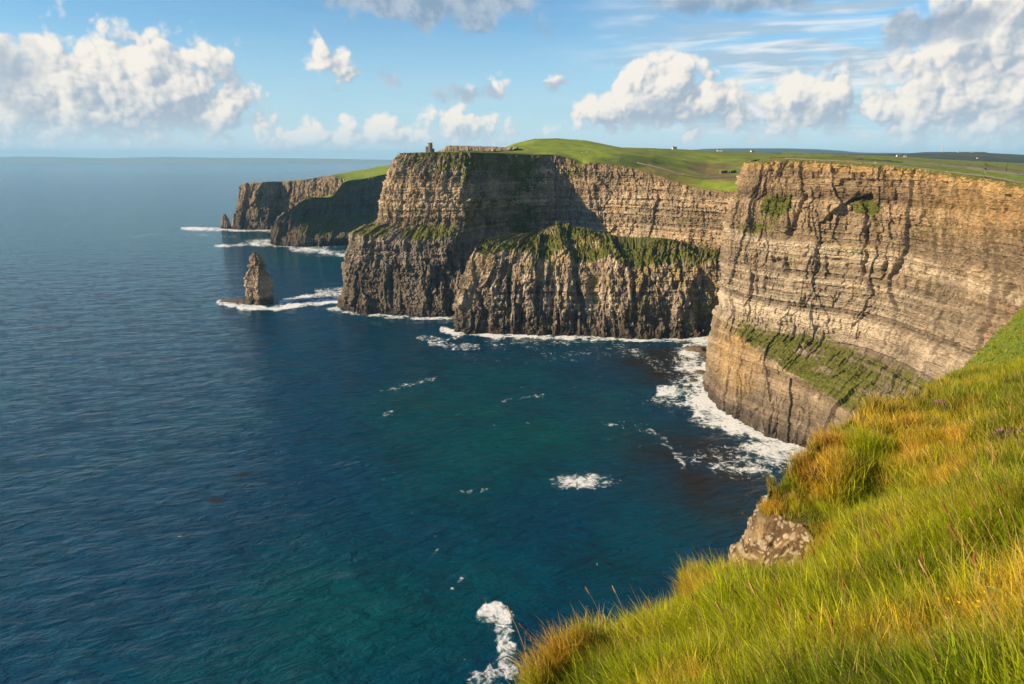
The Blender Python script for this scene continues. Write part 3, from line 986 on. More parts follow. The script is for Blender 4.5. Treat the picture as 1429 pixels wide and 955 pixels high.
def colB_land(px, py, Gd):
    X, Y = Gd[..., 0], Gd[..., 1]
    n = fbm(X / 60, Y / 90, 0, 4, 81)
    n2_ = fbm(X / 24, Y / 40, 0, 4, 82)
    c = lerp(np.broadcast_to(GRN, Gd.shape), np.broadcast_to(OLV, Gd.shape), sm(n, -0.1, 0.7) * 0.8)
    c = lerp(c, np.broadcast_to(GRN * 1.2, Gd.shape), ell(px, py, 790, 203, 90, 12, .6) * 0.8)
    c = lerp(c, np.broadcast_to(DGR * 1.25, Gd.shape), np.clip(ell(px, py, 880, 225, 60, 9) + ell(px, py, 660, 216, 110, 4.5), 0, 1) * 0.75)
    c = lerp(c, np.broadcast_to(HAY * 0.72, Gd.shape), np.clip(ell(px, py, 1005, 238, 50, 14) * .9 + ell(px, py, 960, 238, 70, 9) * .6, 0, 1) * sm(n, -0.7, 0.3))
    c = lerp(c, np.broadcast_to(HAY * 0.9, Gd.shape), ell(px, py, 1010, 251, 36, 2.2) * 0.7)
    c = lerp(c, np.broadcast_to(GRN * 1.25, Gd.shape), ell(px, py, 1015, 258, 60, 6) * 0.8)
    c = c * (1 + 0.35 * np.clip(n2_, -1, 1))[..., None]
    c = lerp(c, np.broadcast_to(np.array([.14, .15, .035]), Gd.shape), sm(Y, 1250, 1500) * sm(px, 880, 960) * 0.8)
    return c


i0 = int(800 * 0.0)
pxt = to_pix(VB[-1, :, 0], VB[-1, :, 1], VB[-1, :, 2])[0]
start = int(np.argmin(np.where(np.arange(len(pxt)) > 60, np.abs(VB[-1, :, 1] - 905) + np.abs(pxt - 557), 1e9)))
land_from_edge('clifftop_land', VB[-1, start:][::2], TB_, 90, colB_land, 'green clifftop hill and valley behind the bay', seed=21)

TA_ = {
    1052: [(1060, 222.5, 620), (1068, 221, 700), (1076, 219.5, 820), (1085, 217.5, 1000), (1090, 215, 1300), (1090, 213, 1800), (1090, 212, 2900)],
    1100: [(1102, 221, 580), (1104, 219.5, 680), (1106, 218, 820), (1108, 216.5, 1000), (1108, 214.8, 1300), (1108, 213, 1800), (1108, 212, 2900)],
    1154: [(1156, 223, 560), (1158, 221, 680), (1158, 219, 820), (1158, 217.5, 1000), (1158, 216, 1300), (1158, 215, 1800), (1158, 214.5, 2900)],
    1238: [(1240, 228.5, 510), (1242, 226, 620), (1242, 223.5, 760), (1242, 221, 950), (1242, 219, 1300), (1242, 218, 1800), (1242, 217.5, 2900)],
    1340: [(1342, 240.5, 450), (1344, 237, 540), (1344, 233.5, 660), (1344, 230, 850), (1344, 227, 1200), (1344, 225, 1700), (1344, 223.5, 2900)],
    1440: [(1440, 255, 390), (1440, 251, 460), (1440, 246, 560), (1440, 240, 750), (1440, 235, 1050), (1440, 231, 1600), (1440, 228, 2900)],
    1700: [(1700, 275, 330), (1700, 268, 420), (1700, 262, 560), (1700, 252, 750), (1700, 244, 1050), (1700, 238, 1600), (1700, 232, 2900)],
}


def colA_land(px, py, Gd):
    X, Y = Gd[..., 0], Gd[..., 1]
    f1, f2, cid = worley((X + Y * 0.3) / 160, (Y - X * 0.2) / 230, 5)
    n = fbm(X / 40, Y / 60, 0, 4, 83)
    c = lerp(np.broadcast_to(GRN * 0.95, Gd.shape), np.broadcast_to(HAY * 0.8, Gd.shape), sm(cid, 0.55, 0.75) * 0.8)
    c = lerp(c, np.broadcast_to(DGR, Gd.shape), (1 - sm(f2 - f1, 0.02, 0.05)) * 0.8)
    edge = 1 - sm(np.arange(Gd.shape[0])[:, None] + 0 * px + 5 * n, 4, 14)
    c = lerp(c, np.broadcast_to(OLV * 0.8, Gd.shape), edge * 0.8)
    c = c * (1 + 0.4 * np.clip(n, -1, 1))[..., None]
    return c


k2 = int(np.argmin(np.where(np.arange(VA.shape[1]) > 60, np.abs(VA[-1, :, 1] - 546), 1e9)))
land_from_edge('cliff_field', VA[-1, k2:][::2], TA_, 90, colA_land, 'flat green fields on top of the tall layered cliff', seed=27)

# land on the far headland
TE_ = {
    340: [(362, 254.8, 1950), (372, 254.5, 2000), (390, 254, 2080), (410, 253.5, 2160)],
    376: [(385, 253, 1940), (395, 252.8, 2000), (410, 252.5, 2080), (425, 252.3, 2160)],
    431: [(436, 249.2, 1940), (444, 248.8, 2000), (452, 248.6, 2080), (462, 249, 2160)],
    462: [(470, 242.5, 1950), (480, 240.5, 2040), (490, 239, 2140), (500, 240, 2300)],
    500: [(506, 242, 1950), (512, 237, 2050), (518, 234, 2160), (524, 236, 2400)],
}
land_from_edge('far_headland_turf', VE[-1, 70:][::2], TE_, 40,
               lambda px, py, Gd: lerp(np.broadcast_to(GRN * 1.15, Gd.shape), np.broadcast_to(OLV, Gd.shape), sm(fbm(Gd[..., 0] / 90, Gd[..., 1] / 90, 0, 3, 5), 0, .6) * .5),
               'green turf on the farthest headland', seed=31)
TD_ = {
    404: [(412, 287, 1600), (418, 286, 1640), (424, 286, 1700), (430, 287, 1760)],
    431: [(438, 275.5, 1650), (446, 275, 1700), (452, 275, 1760), (458, 276, 1820)],
    461: [(468, 273, 1700), (474, 271, 1760), (480, 266, 1830), (486, 262, 1880)],
    480: [(484, 249, 1800), (490, 245, 1880), (498, 240.5, 1980), (506, 238, 2100)],
    507: [(508, 245, 1880), (511, 240.5, 1960), (516, 235.5, 2060), (522, 233, 2200)],
    541: [(541, 237.5, 1970), (542, 234, 2050), (544, 230, 2150), (546, 229.5, 2300)],
    592: [(592, 231, 2060), (592, 228, 2150), (592, 226, 2250), (592, 226, 2400)],
}
kD = int(VD.shape[1] * 0.16)
land_from_edge('sloping_pasture', VD[-1, kD:][::2], TD_, 40,
               lambda px, py, Gd: lerp(np.broadcast_to(GRN * 1.25, Gd.shape), np.broadcast_to(OLV, Gd.shape), sm(fbm(Gd[..., 0] / 90, Gd[..., 1] / 90, 0, 3, 6), 0, .6) * .4),
               'bright green sloping pasture above the shaded headland', seed=35)


# far hills: ridges with a near foot, a crest and a back
def ridge(name, pts, Yf, Yc, zfoot, col, label, nr=26, rough=6.0, seed=0, col2=None):
    pxs = [p[0] for p in pts]
    q = np.linspace(pxs[0], pxs[-1], 260)
    cr = np.interp(q, pxs, [p[1] for p in pts])
    crest = np.array([P(a, b, Yc) for a, b in zip(q, cr)])
    foot = np.array([gz(a, Yf, 0) for a in q])
    foot[:, 2] = zfoot if np.isscalar(zfoot) else np.interp(q, *zfoot)
    back = crest.copy(); back[:, :2] *= 1.25; back[:, 2] = foot[:, 2] * 0.3
    u = np.linspace(0, 1, nr)[:, None, None]
    front = foot[None] * (1 - u) + crest[None] * u
    s = u ** 1.0
    front[..., 2] = foot[None, :, 2] * (1 - s[..., 0]) + crest[None, :, 2] * s[..., 0]
    amp = rough * np.sin(np.pi * u[..., 0])
    front[..., 2] += amp * fbm(front[..., 0] / (Yc * 0.05), front[..., 1] / (Yc * 0.05), 0, 4, seed)
    Gd = np.concatenate([front, back[None]], 0)
    n = fbm(Gd[..., 0] / (Yc * 0.04), Gd[..., 1] / (Yc * 0.08), 0, 4, seed + 4)
    alb = lerp(np.broadcast_to(np.array(col), Gd.shape), np.broadcast_to(np.array(col2 or col), Gd.shape), sm(n, -0.2, 0.5))
    me = mesh_np(name, Gd, grid_faces(*Gd.shape[:2]))
    add_attr(me, 'alb', alb, 'FLOAT_COLOR')
    LAND[name] = Gd.reshape(-1, 3)
    return obj(name, me, MOOR, kind='structure', label=label)


ridge('moorland_hill', [(1060, 212.2), (1100, 213), (1190, 214), (1250, 214), (1274, 213), (1290, 211.8), (1318, 211.6), (1374, 211.6), (1380, 213), (1429, 215.5), (1520, 219), (1700, 224)],
      2880, 5000, ([1060, 1158, 1242, 1344, 1440, 1700], [180, 190, 178, 160, 150, 130]), (0.040, 0.045, 0.022), 'dark moorland hill carrying the thin mast', seed=3, col2=(0.075, 0.066, 0.03))
ridge('distant_hill', [(930, 211.5), (960, 209), (985, 207.2), (1020, 206.5), (1100, 206.6), (1140, 207.8), (1170, 209.5), (1195, 212), (1215, 212.8), (1260, 213), (1290, 214)],
      9000, 14000, 150, (0.05, 0.06, 0.03), 'long blue hill beyond the fields', seed=8, rough=12)
ridge('distant_coast', [(-260, 220), (-60, 219.5), (30, 218), (90, 218.8), (150, 220.2), (190, 219), (235, 218.4), (300, 219.6), (370, 219.8), (430, 220.6), (500, 221.6), (545, 222.6), (600, 223.4)],
      28500, 30500, 0.0, (0.20, 0.21, 0.18), 'faint blue coast on the horizon across the sea', seed=12, rough=10)


# ------------------------------------------------------------------ the sea
def seg_dist(px, py, pts):
    best = np.full(px.shape, 1e9)
    for (x0, y0), (x1, y1) in zip(pts[:-1], pts[1:]):
        dx, dy = x1 - x0, y1 - y0
        u = np.clip(((px - x0) * dx + (py - y0) * dy) / (dx * dx + dy * dy + 1e-9), 0, 1)
        best = np.minimum(best, np.hypot(px - x0 - u * dx, (py - y0 - u * dy)))
    return best


rows = np.concatenate([[225.3, 225.9], np.arange(226.5, 260, 1.0), np.arange(260, 960, 2.2), np.linspace(965, 1500, 26)])[::-1]
cols = np.linspace(-480, 1900, 900)
PX, PY = np.meshgrid(cols, rows)
u_ = (PX - W0 / 2) / F; v_ = -(PY - H0 / 2) / F
dy_ = sc + v_ * ss; dz_ = -ss + v_ * sc
tt = -HC / dz_
SX, SY = u_ * tt, dy_ * tt
SZ = 0.55 * fbm(SX / 38, SY / 24, 0, 3, 91) * (1 - sm(SY, 900, 1600))
sea_me = mesh_np('sea', np.stack([SX, SY, SZ], -1), grid_faces(*PX.shape))
foam = np.zeros_like(PX)


def fl(pts, wd, amt, wv=0.0):
    global foam
    n = wv * fbm(PX / 14, PY / 9, 0, 3, 95)
    foam = np.maximum(foam, amt * (1 - sm(seg_dist(PX, PY, pts) + n, wd * 0.35, wd)))


def fe(cx, cy, rx, ry, amt, soft=0.7):
    global foam
    foam = np.maximum(foam, amt * ell(PX, PY, cx, cy, rx, ry, soft))


fl([(676, 858), (692, 854), (703, 868), (705, 905), (709, 938)], 21, 0.86, 4)
fl([(668, 948), (690, 940), (708, 936)], 17, 0.8, 5); fe(676, 956, 30, 24, 0.84)
fe(815, 673, 52, 15, 0.86); fe(785, 675, 26, 8, 0.6)
# surf against the near cliff
fl([(985, 478), (968, 492), (960, 508)], 24, 0.82, 8)
fl([(1000, 500), (985, 520), (978, 545), (992, 562)], 22, 0.95, 8)
fl([(925, 546), (955, 548), (975, 566), (992, 582), (1030, 600)], 17, 0.98, 6)
fl([(985, 556), (1010, 580), (1032, 592), (1075, 613), (1118, 632)], 14, 1.05, 3)
fe(1000, 588, 48, 14, 0.9); fe(1068, 628, 55, 16, 1.0); fe(1090, 640, 44, 16, 0.85)
fe(1040, 650, 80, 24, 0.62); fe(950, 560, 60, 14, 0.6); fe(1075, 695, 18, 5, 0.8)
fe(1000, 640, 70, 26, 0.42); fe(972, 520, 55, 62, 0.60)
fl([(862, 482), (905, 500), (935, 525), (950, 545)], 12, 0.46, 5)
fl([(880, 590), (920, 610), (948, 640), (955, 650)], 7, 0.42, 5); fl([(943, 640), (956, 648)], 5, 0.85, 2)
# foot of the back walls
fl([(618, 460), (640, 465), (690, 467), (760, 468), (850, 472), (930, 474), (1000, 474)], 6, 0.92, 2)
fl([(600, 478), (640, 486), (665, 484)], 7, 0.62, 3); fl([(680, 478), (780, 476), (870, 480)], 9, 0.42, 4)
fl([(470, 429), (482, 435), (545, 441), (600, 444), (640, 443)], 4, 0.85, 1)
fl([(585, 470), (620, 474), (640, 470)], 5, 0.55, 3)
fe(820, 490, 160, 26, 0.26); fe(700, 500, 120, 20, 0.18)
# round the stack
fl([(306, 421), (330, 427), (378, 430), (425, 424), (478, 418)], 6, 1.0, 2)
fl([(392, 420), (430, 413), (478, 407)], 6, 0.80, 2); fl([(440, 404), (478, 402)], 4, 0.6, 1); fe(455, 412, 36, 9, 0.60); fe(468, 431, 18, 4, 0.9)
# far headlands
fl([(255, 318), (300, 319), (330, 321), (388, 321)], 3.5, 0.95, 1); fe(290, 320, 40, 4, 0.8)
fl([(300, 343), (345, 341), (388, 341), (430, 346), (455, 344)], 3.5, 0.85, 1); fe(365, 338, 32, 7, 0.80)
fl([(405, 347), (440, 349), (470, 354), (492, 360)], 4.5, 0.85, 1.5); fe(450, 352, 48, 7, 0.55); fe(460, 343, 40, 4, 0.45)
fl([(180, 329), (250, 326), (330, 330)], 3, 0.40, 1)
# loose streaks
for pts in ([(632, 690), (655, 686), (682, 684)], [(598, 780), (612, 767)], [(628, 826), (650, 804)], [(535, 580), (548, 575)], [(530, 546), (570, 538), (610, 528)], [(700, 560), (760, 552)], [(840, 590), (870, 596)]):
    fl(pts, 4, 0.50, 2)
# broad faint lace
lace = 0.10 * ell(PX, PY, 860, 560, 170, 110) + 0.02 * ell(PX, PY, 640, 800, 150, 160)
foam = np.maximum(foam, lace)
shoal = 0.55 * ell(PX, PY, 690, 610, 230, 120, .8) + 0.45 * ell(PX, PY, 560, 850, 260, 150, .8) + 0.30 * ell(PX, PY, 330, 900, 240, 120, .8) + 0.5 * ell(PX, PY, 440, 355, 110, 24, .8) + 0.55 * ell(PX, PY, 200, 320, 300, 40, .8)
shoal = np.clip(shoal + 0.25 * fbm(SX / 70, SY / 70, 0, 4, 96), 0, 1)
kelp = ell(PX, PY, 960, 640, 110, 60, .8) * 0.7 + ell(PX, PY, 930, 515, 70, 30, .8) * 0.9 + ell(PX, PY, 900, 500, 60, 20, .8) * .6 + ell(PX, PY, 1010, 700, 90, 60, .8) * 0.5
kelp = np.clip(kelp * (0.9 + 0.6 * fbm(SX / 22, SY / 22, 0, 4, 97)), 0, 1)
brk = fbm(SX / 20, SY / 20, 0, 4, 98)
foam = foam * np.clip(0.90 + 0.42 * brk, 0.35, 1.15)
add_attr(sea_me, 'foam', foam); add_attr(sea_me, 'shoal', shoal); add_attr(sea_me, 'kelp', kelp)

m, t = mat_new('sea_water')
ge = t.n('ShaderNodeNewGeometry'); p = ge.outputs['Position']
rot = t.n('ShaderNodeVectorRotate', rotation_type='Z_AXIS', ins={'Vector': p, 'Angle': R(-18)}).outputs[0]
pw = t.vmath('MULTIPLY', rot, (0.42, 1.0, 0.0))
w1 = t.noise(pw, 0.055, 3, 0.55, 0.4)
w2 = t.noise(t.vmath('ADD', pw, (37, 9, 0)), 0.19, 5, 0.60, 0.5)
w3 = t.noise(t.vmath('MULTIPLY', rot, (0.7, 1.0, 0.0)), 0.75, 4, 0.6, 0.3)
hgt = t.math('ADD', t.math('MULTIPLY', w1, 4.2), t.math('ADD', t.math('MULTIPLY', w2, 2.9), t.math('MULTIPLY', w3, 0.55)))
fa = t.n('ShaderNodeAttribute', attribute_name='foam').outputs['Fac']
sh = t.n('ShaderNodeAttribute', attribute_name='shoal').outputs['Fac']
ke = t.n('ShaderNodeAttribute', attribute_name='kelp').outputs['Fac']
wc = t.mix(sh, c4((0.0002, 0.034, 0.074)), c4((0.0002, 0.064, 0.056)))
wc = t.mix(t.math('MULTIPLY', t.smooth(t.noise(p, 0.02, 6, 0.6), 0.4, 0.7), 0.35), wc, c4((0.001, 0.016, 0.026)))
wc = t.mix(t.math('MULTIPLY', t.smooth(fa, 0.25, 0.9), 0.45), wc, c4((0.02, 0.13, 0.125)))
wc = t.mix(t.math('MULTIPLY', ke, 0.95), wc, c4((0.014, 0.012, 0.010)))
bp = t.n('ShaderNodeBump', ins={'Height': hgt, 'Strength': 1.0, 'Distance': 1.0})
wb = t.n('ShaderNodeBsdfPrincipled', ins={'Base Color': wc, 'Roughness': 0.06, 'IOR': 1.333, 'Normal': bp.outputs[0]})
wb.inputs['Specular IOR Level'].default_value = 0.29
wb.inputs['Specular Tint'].default_value = (0.50, 0.87, 1.0, 1.0)
# foam: lacy where thin, full where thick
fz = t.noise(t.vmath('MULTIPLY', p, (1, 1, 0)), 0.17, 9, 0.72, 1.0)
fz2 = t.n('ShaderNodeTexVoronoi', feature='DISTANCE_TO_EDGE', ins={'Vector': t.vmath('ADD', t.vmath('MULTIPLY', p, (1, 1, 0)), t.vmath('SCALE', t.noise(p, 0.2, 4, 0.6, out=1))), 'Scale': 0.16})
fz2.inputs['Vector'].links[0].from_node.inputs[1].links[0].from_node.inputs['Scale'].default_value = 9.0
cell = t.smooth(fz2.outputs[0], 0.20, 0.0)
nz = t.math('ADD', t.math('MULTIPLY', t.math('SUBTRACT', fz, 0.5), 2.5), t.math('MULTIPLY', cell, 0.16))
fm = t.smooth(t.math('ADD', fa, nz), 0.50, 1.0)
fcol = t.mix(t.smooth(t.noise(p, 0.6, 6, 0.7), 0.3, 0.7), c4((0.50, 0.56, 0.62)), c4((0.88, 0.88, 0.87)))
fb_ = t.n('ShaderNodeBump', ins={'Height': t.noise(p, 0.5, 6, 0.7), 'Strength': 0.8, 'Distance': 1.2})
fb = t.n('ShaderNodeBsdfPrincipled', ins={'Base Color': fcol, 'Roughness': 0.9, 'Normal': fb_.outputs[0]})
ms = t.n('ShaderNodeMixShader', ins={0: fm, 1: wb.outputs[0], 2: fb.outputs[0]})
t.n('ShaderNodeOutputMaterial', ins={0: ms.outputs[0]})
obj('sea', sea_me, m, kind='structure', label='dark blue and teal sea with white surf in the bay')

# ------------------------------------------------------------------ the grassy slope the photographer stands on
EDGE = [(740, 955, 5.2), (800, 893, 6.0), (872, 846, 6.9), (980, 806, 8.0), (1052, 784, 9.0), (1104, 768, 9.7), (1134, 747, 10.5), (1152, 726, 11.1),
        (1128, 706, 11.3), (1100, 694, 11.5), (1080, 690, 11.6), (1086, 672, 11.9), (1108, 650, 12.2), (1124, 634, 12.5), (1150, 612, 13.2), (1185, 590, 14.4),
        (1215, 570, 15.6), (1240, 561, 16.6), (1290, 553, 19.0), (1318, 545, 22.0), (1326, 540, 50), (1336, 528, 61), (1360, 500, 72), (1380, 478, 82),
        (1405, 452, 93), (1429, 430, 105), (1480, 385, 135), (1560, 330, 180)]
E3 = np.array([PR(*e) for e in EDGE])
E3[:20, 2] -= np.interp([e[2] for e in EDGE[:20]], [5, 8, 9.3, 10.6, 11.2, 16, 27], [0.48, 0.48, 0.66, 0.68, 0.3, 0.24, 0.22])
lead = np.array([[-8.0, -14.0, HC - 5.5], [-4.0, -3.0, HC - 4.0], [-1.6, 1.6, HC - 3.6]])
E3 = np.concatenate([lead, E3])
IN = [(1429, 955, 3.0), (1250, 955, 3.3), (1100, 955, 3.8), (950, 955, 4.4), (1429, 850, 3.9), (1250, 870, 4.1), (1100, 870, 5.0), (980, 880, 5.6),
      (1429, 770, 5.0), (1300, 790, 5.2), (1200, 800, 6.1), (1100, 800, 7.6), (1000, 812, 7.7), (1429, 700, 6.6), (1330, 720, 6.8), (1260, 735, 8.4), (1190, 735, 10.9),
      (1200, 710, 12.2), (1260, 690, 11.9), (1168, 716, 11.8), (1240, 715, 11.0), (1150, 680, 11.9), (1180, 640, 12.4), (1215, 640, 13.0), (1230, 600, 14.2), (1300, 640, 13.0), (1429, 640, 9.0),
      (1360, 600, 14), (1429, 590, 13), (1350, 542, 23), (1429, 512, 27), (1300, 580, 16.5), (1352, 518, 63), (1400, 495, 62), (1429, 470, 74), (1500, 420, 100),
      (1500, 500, 45), (1500, 700, 6.2), (1500, 900, 3.1), (1600, 600, 12), (1650, 450, 90), (1650, 900, 2.8)]
I3 = np.array([PR(*e) for e in IN])
I3[:, 2] -= np.array([0.22 if e[2] < 35 else 0.0 for e in IN])
C3 = np.concatenate([E3, I3, np.array([[0.4, 0.6, HC - 1.8], [1.2, 0.2, HC - 1.75], [0.9, 1.6, HC - 1.95], [4, -2, HC - 1.2]])])


def warp_xy(x, y):
    return np.arctan2(x, np.maximum(y, -0.5) + 0.9) * 5.0, np.log(np.hypot(x, y) + 0.6) * 2.2


def tdep(x, y, z):
    return (HC - z) / (np.hypot(x, y) + 0.6)


ca, cr_ = warp_xy(C3[:, 0], C3[:, 1]); cv = tdep(C3[:, 0], C3[:, 1], C3[:, 2])


def tps_k(d2):
    return np.where(d2 > 1e-9, 0.5 * d2 * np.log(d2 + 1e-12), 0.0)


K = tps_k((ca[:, None] - ca[None]) ** 2 + (cr_[:, None] - cr_[None]) ** 2) + np.eye(len(ca)) * 0.012
Pm = np.stack([np.ones_like(ca), ca, cr_], 1)
Am = np.block([[K, Pm], [Pm.T, np.zeros((3, 3))]])
sol = np.linalg.solve(Am, np.concatenate([cv, np.zeros(3)]))


def slope_z(x, y):
    x = np.asarray(x, float); y = np.asarray(y, float)
    sh = x.shape
    a, r = warp_xy(x.ravel(), y.ravel())
    out = np.empty(a.shape)
    for k in range(0, len(a), 40000):
        q = slice(k, k + 40000)
        kk = tps_k((a[q, None] - ca[None]) ** 2 + (r[q, None] - cr_[None]) ** 2)
        out[q] = kk @ sol[:-3] + sol[-3] + sol[-2] * a[q] + sol[-1] * r[q]
    return (HC - out * (np.hypot(x.ravel(), y.ravel()) + 0.6)).reshape(sh)


POLY = np.concatenate([E3[:, :2], [[400, 160], [400, -40], [-8, -40]]])


def edge_info(x, y):
    """signed distance to the brink (positive on the land), height of the nearest brink point."""
    sh = x.shape
    x = x.ravel(); y = y.ravel()
    best = np.full(x.shape, 1e9); bz = np.zeros_like(x)
    for a, b in zip(E3[:-1], E3[1:]):
        dx, dy = b[0] - a[0], b[1] - a[1]
        u = np.clip(((x - a[0]) * dx + (y - a[1]) * dy) / (dx * dx + dy * dy), 0, 1)
        d = np.hypot(x - a[0] - u * dx, y - a[1] - u * dy)
        k = d < best
        best = np.where(k, d, best); bz = np.where(k, a[2] + (b[2] - a[2]) * u, bz)
    ins = np.zeros(x.shape, bool)
    n = len(POLY)
    for i in range(n):
        x0, y0 = POLY[i]; x1, y1 = POLY[(i + 1) % n]
        c = ((y0 > y) != (y1 > y)) & (x < (x1 - x0) * (y - y0) / (y1 - y0 + 1e-12) + x0)
        ins ^= c
    return np.where(ins, best, -best).reshape(sh), bz.reshape(sh)


def terrain(x, y):
    rho = np.hypot(x, y)
    wob = np.clip(rho / 14, 0.3, 2.0) * 0.13
    sd, bz = edge_info(x + wob * fbm(x / 0.9, y / 0.9, 0, 3, 101), y + wob * fbm(x / 0.9, y / 0.9, 5.0, 3, 102))
    zi = slope_z(x, y)
    tus = 0.16 * fbm(x / 0.75, y / 0.75, 0, 3, 103) + 0.10 * fbm(x / 2.6, y / 2.6, 0, 2, 104) * sm(rho, 3, 8)
    tus = tus * (1 - 0.7 * sm(rho, 35, 60)) + 0.35 * fbm(x / 9, y / 9, 0, 3, 105) * sm(rho, 45, 70)
    zi = zi + tus * sm(sd, 0, 0.5)
    o = np.maximum(-sd, 0)
    rk = fbm(x / 0.5, y / 0.5, zi * 0, 3, 106)
    ledge = 0.35 * np.floor(o * 3.2 + 0.6 * rk) / 3.2
    zo = bz - (0.5 * np.minimum(o, 0.2) + 2.2 * np.maximum(o - 0.12, 0) + 1.6 * ledge * 2) + 0.10 * rk * sm(o, 0.05, 0.3)
    k = sm(sd, -0.06, 0.10)
    return zi * k + zo * (1 - k), sd


na, nr_ = 520, 480
azs = np.radians(np.linspace(-24, 78, na)); rhos = np.exp(np.linspace(math.log(0.7), math.log(210), nr_))
AZ, RH = np.meshgrid(azs, rhos)
FX, FY = RH * np.sin(AZ), RH * np.cos(AZ)
FZ, FSD = terrain(FX, FY)
FZ = np.maximum(FZ, -6.0)
Fq = grid_faces(nr_, na)[:, ::-1]
zf = FZ.ravel()[Fq].max(1)
fme = mesh_np('grassy_slope', np.stack([FX, FY, FZ], -1), Fq[zf > -5.9])
px_, py_ = to_pix(FX, FY, FZ)
n_ = fbm(FX / 0.6, FY / 0.6, 0, 4, 107)
falb = lerp(np.broadcast_to(np.array([0.055, 0.050, 0.014]), FX.shape + (3,)), np.broadcast_to(np.array([0.085, 0.085, 0.016]), FX.shape + (3,)), sm(n_, -0.3, 0.5))
falb = lerp(falb, np.broadcast_to(np.array([0.135, 0.185, 0.020]), FX.shape + (3,)), sm(RH, 34, 52))
falb = lerp(falb, np.broadcast_to(np.array([0.19, 0.18, 0.035]), FX.shape + (3,)), sm(RH, 34, 52) * sm(fbm(FX / 6, FY / 6, 0, 4, 108), 0.1, 0.7) * .7)
soil = lerp(np.broadcast_to(np.array([0.30, 0.215, 0.12]), FX.shape + (3,)), np.broadcast_to(np.array([0.10, 0.07, 0.042]), FX.shape + (3,)), sm(fbm(FX / 0.3, FY / 0.3, FZ / 0.3, 4, 109), -0.1, 0.6))
falb = lerp(falb, soil, 1 - sm(FSD, -0.22, -0.02))
add_attr(fme, 'alb', falb, 'FLOAT_COLOR')
add_attr(fme, 'stone', 1 - sm(FSD, -0.25, -0.08))

m, t = mat_new('slope_ground')
ge = t.n('ShaderNodeNewGeometry'); p = ge.outputs['Position']
alb = t.n('ShaderNodeAttribute', attribute_name='alb').outputs['Color']
stn_ = t.n('ShaderNodeAttribute', attribute_name='stone').outputs['Fac']
n1 = t.noise(p, 2.2, 8, 0.65); n2 = t.noise(p, 14.0, 5, 0.65)
f = t.math('MULTIPLY', t.lin(n1, 0.25, 0.75, 0.65, 1.35), t.lin(n2, 0.2, 0.8, 0.7, 1.3))
cc = t.mix(1.0, alb, t.n('ShaderNodeCombineColor', ins={0: f, 1: f, 2: f}).outputs[0], blend='MULTIPLY')
vo = t.n('ShaderNodeTexVoronoi', feature='F1', ins={'Vector': p, 'Scale': 11.0})
peb = t.math('MULTIPLY', t.smooth(vo.outputs[0], 0.42, 0.22), t.math('MULTIPLY', stn_, t.smooth(t.noise(p, 3.0, 3, 0.5), 0.40, 0.60)))
cc = t.mix(peb, cc, c4((0.50, 0.43, 0.32)))
bp = t.n('ShaderNodeBump', ins={'Height': t.math('ADD', t.math('ADD', n1, t.math('MULTIPLY', n2, 0.3)), t.math('MULTIPLY', peb, 0.5)), 'Strength': 1.0, 'Distance': 0.16})
b = t.n('ShaderNodeBsdfPrincipled', ins={'Base Color': cc, 'Roughness': 0.95, 'Normal': bp.outputs[0]})
b.inputs['Specular IOR Level'].default_value = 0.15
t.n('ShaderNodeOutputMaterial', ins={0: b.outputs[0]})
obj('grassy_slope', fme, m, kind='structure', label='steep grassy clifftop slope with a crumbling earth edge')


# the crumbling earth face under the brow, full of stones
kk = E3[3 + 6:3 + 14]
ln = np.concatenate([[0], np.cumsum(np.linalg.norm(np.diff(kk[:, :2], axis=0), axis=1))])
ncb, nrb = 260, 120
sq = np.linspace(0, ln[-1], ncb)
lip_ = np.stack([np.interp(sq, ln, kk[:, c]) for c in range(3)], 1)
lip_[:, :2] = blur(lip_[None, :, :2].repeat(3, 0), 8)[1]
tg = np.gradient(lip_[:, :2], axis=0); tg /= np.linalg.norm(tg, axis=1)[:, None]
nrm = np.stack([-tg[:, 1], tg[:, 0]], 1)
dep_ = np.linspace(0, 1, nrb)[:, None] ** 1.2 * 3.0
SB = np.broadcast_to(sq[None], (nrb, ncb)); DB = np.broadcast_to(dep_, (nrb, ncb))
f1, f2, cid_ = worley(SB / 0.13, DB / 0.09, 3)
f3, f4, cid2 = worley(SB / 0.07, DB / 0.055, 4)
rel = 0.20 * fbm(SB / 0.6, DB / 0.45, 0, 4, 121) + 0.055 * np.clip(1 - f1 / 0.5, 0, 1) * sm(cid_, 0.3, 0.45) + 0.025 * np.clip(1 - f3 / 0.5, 0, 1) + 0.05 * (step1(DB / 0.3, 3) - .5)
off = 0.10 + 0.36 * DB + rel * sm(DB, -0.2, 0.5) - 1.2 * (1 - sm(SB, 0.0, 0.6)) - 0.5 * sm(SB, ln[-1] - 0.6, ln[-1])
BV = np.stack([lip_[None, :, 0] + nrm[None, :, 0] * off, lip_[None, :, 1] + nrm[None, :, 1] * off, lip_[None, :, 2] - 0.02 + 0.10 * fbm(SB / 0.4, SB * 0, 0, 3, 123) - DB], -1)
bme = mesh_np('earth_bank', BV, grid_faces(nrb, ncb))
bal = lerp(np.broadcast_to(np.array([0.20, 0.13, 0.065]), BV.shape), np.broadcast_to(np.array([0.075, 0.048, 0.027]), BV.shape), sm(fbm(SB / .35, DB / .2, 0, 4, 122), -.3, .5))
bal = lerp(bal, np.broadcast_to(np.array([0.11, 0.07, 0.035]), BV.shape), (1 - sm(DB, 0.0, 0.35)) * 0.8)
bal = lerp(bal, np.broadcast_to(np.array([0.36, 0.29, 0.195]), BV.shape), np.clip(sm(0.5 - f1, 0.05, 0.2) * sm(cid_, 0.42, 0.55) * 0.8 + sm(0.5 - f3, .1, .25) * sm(cid2, .7, .8), 0, 1))
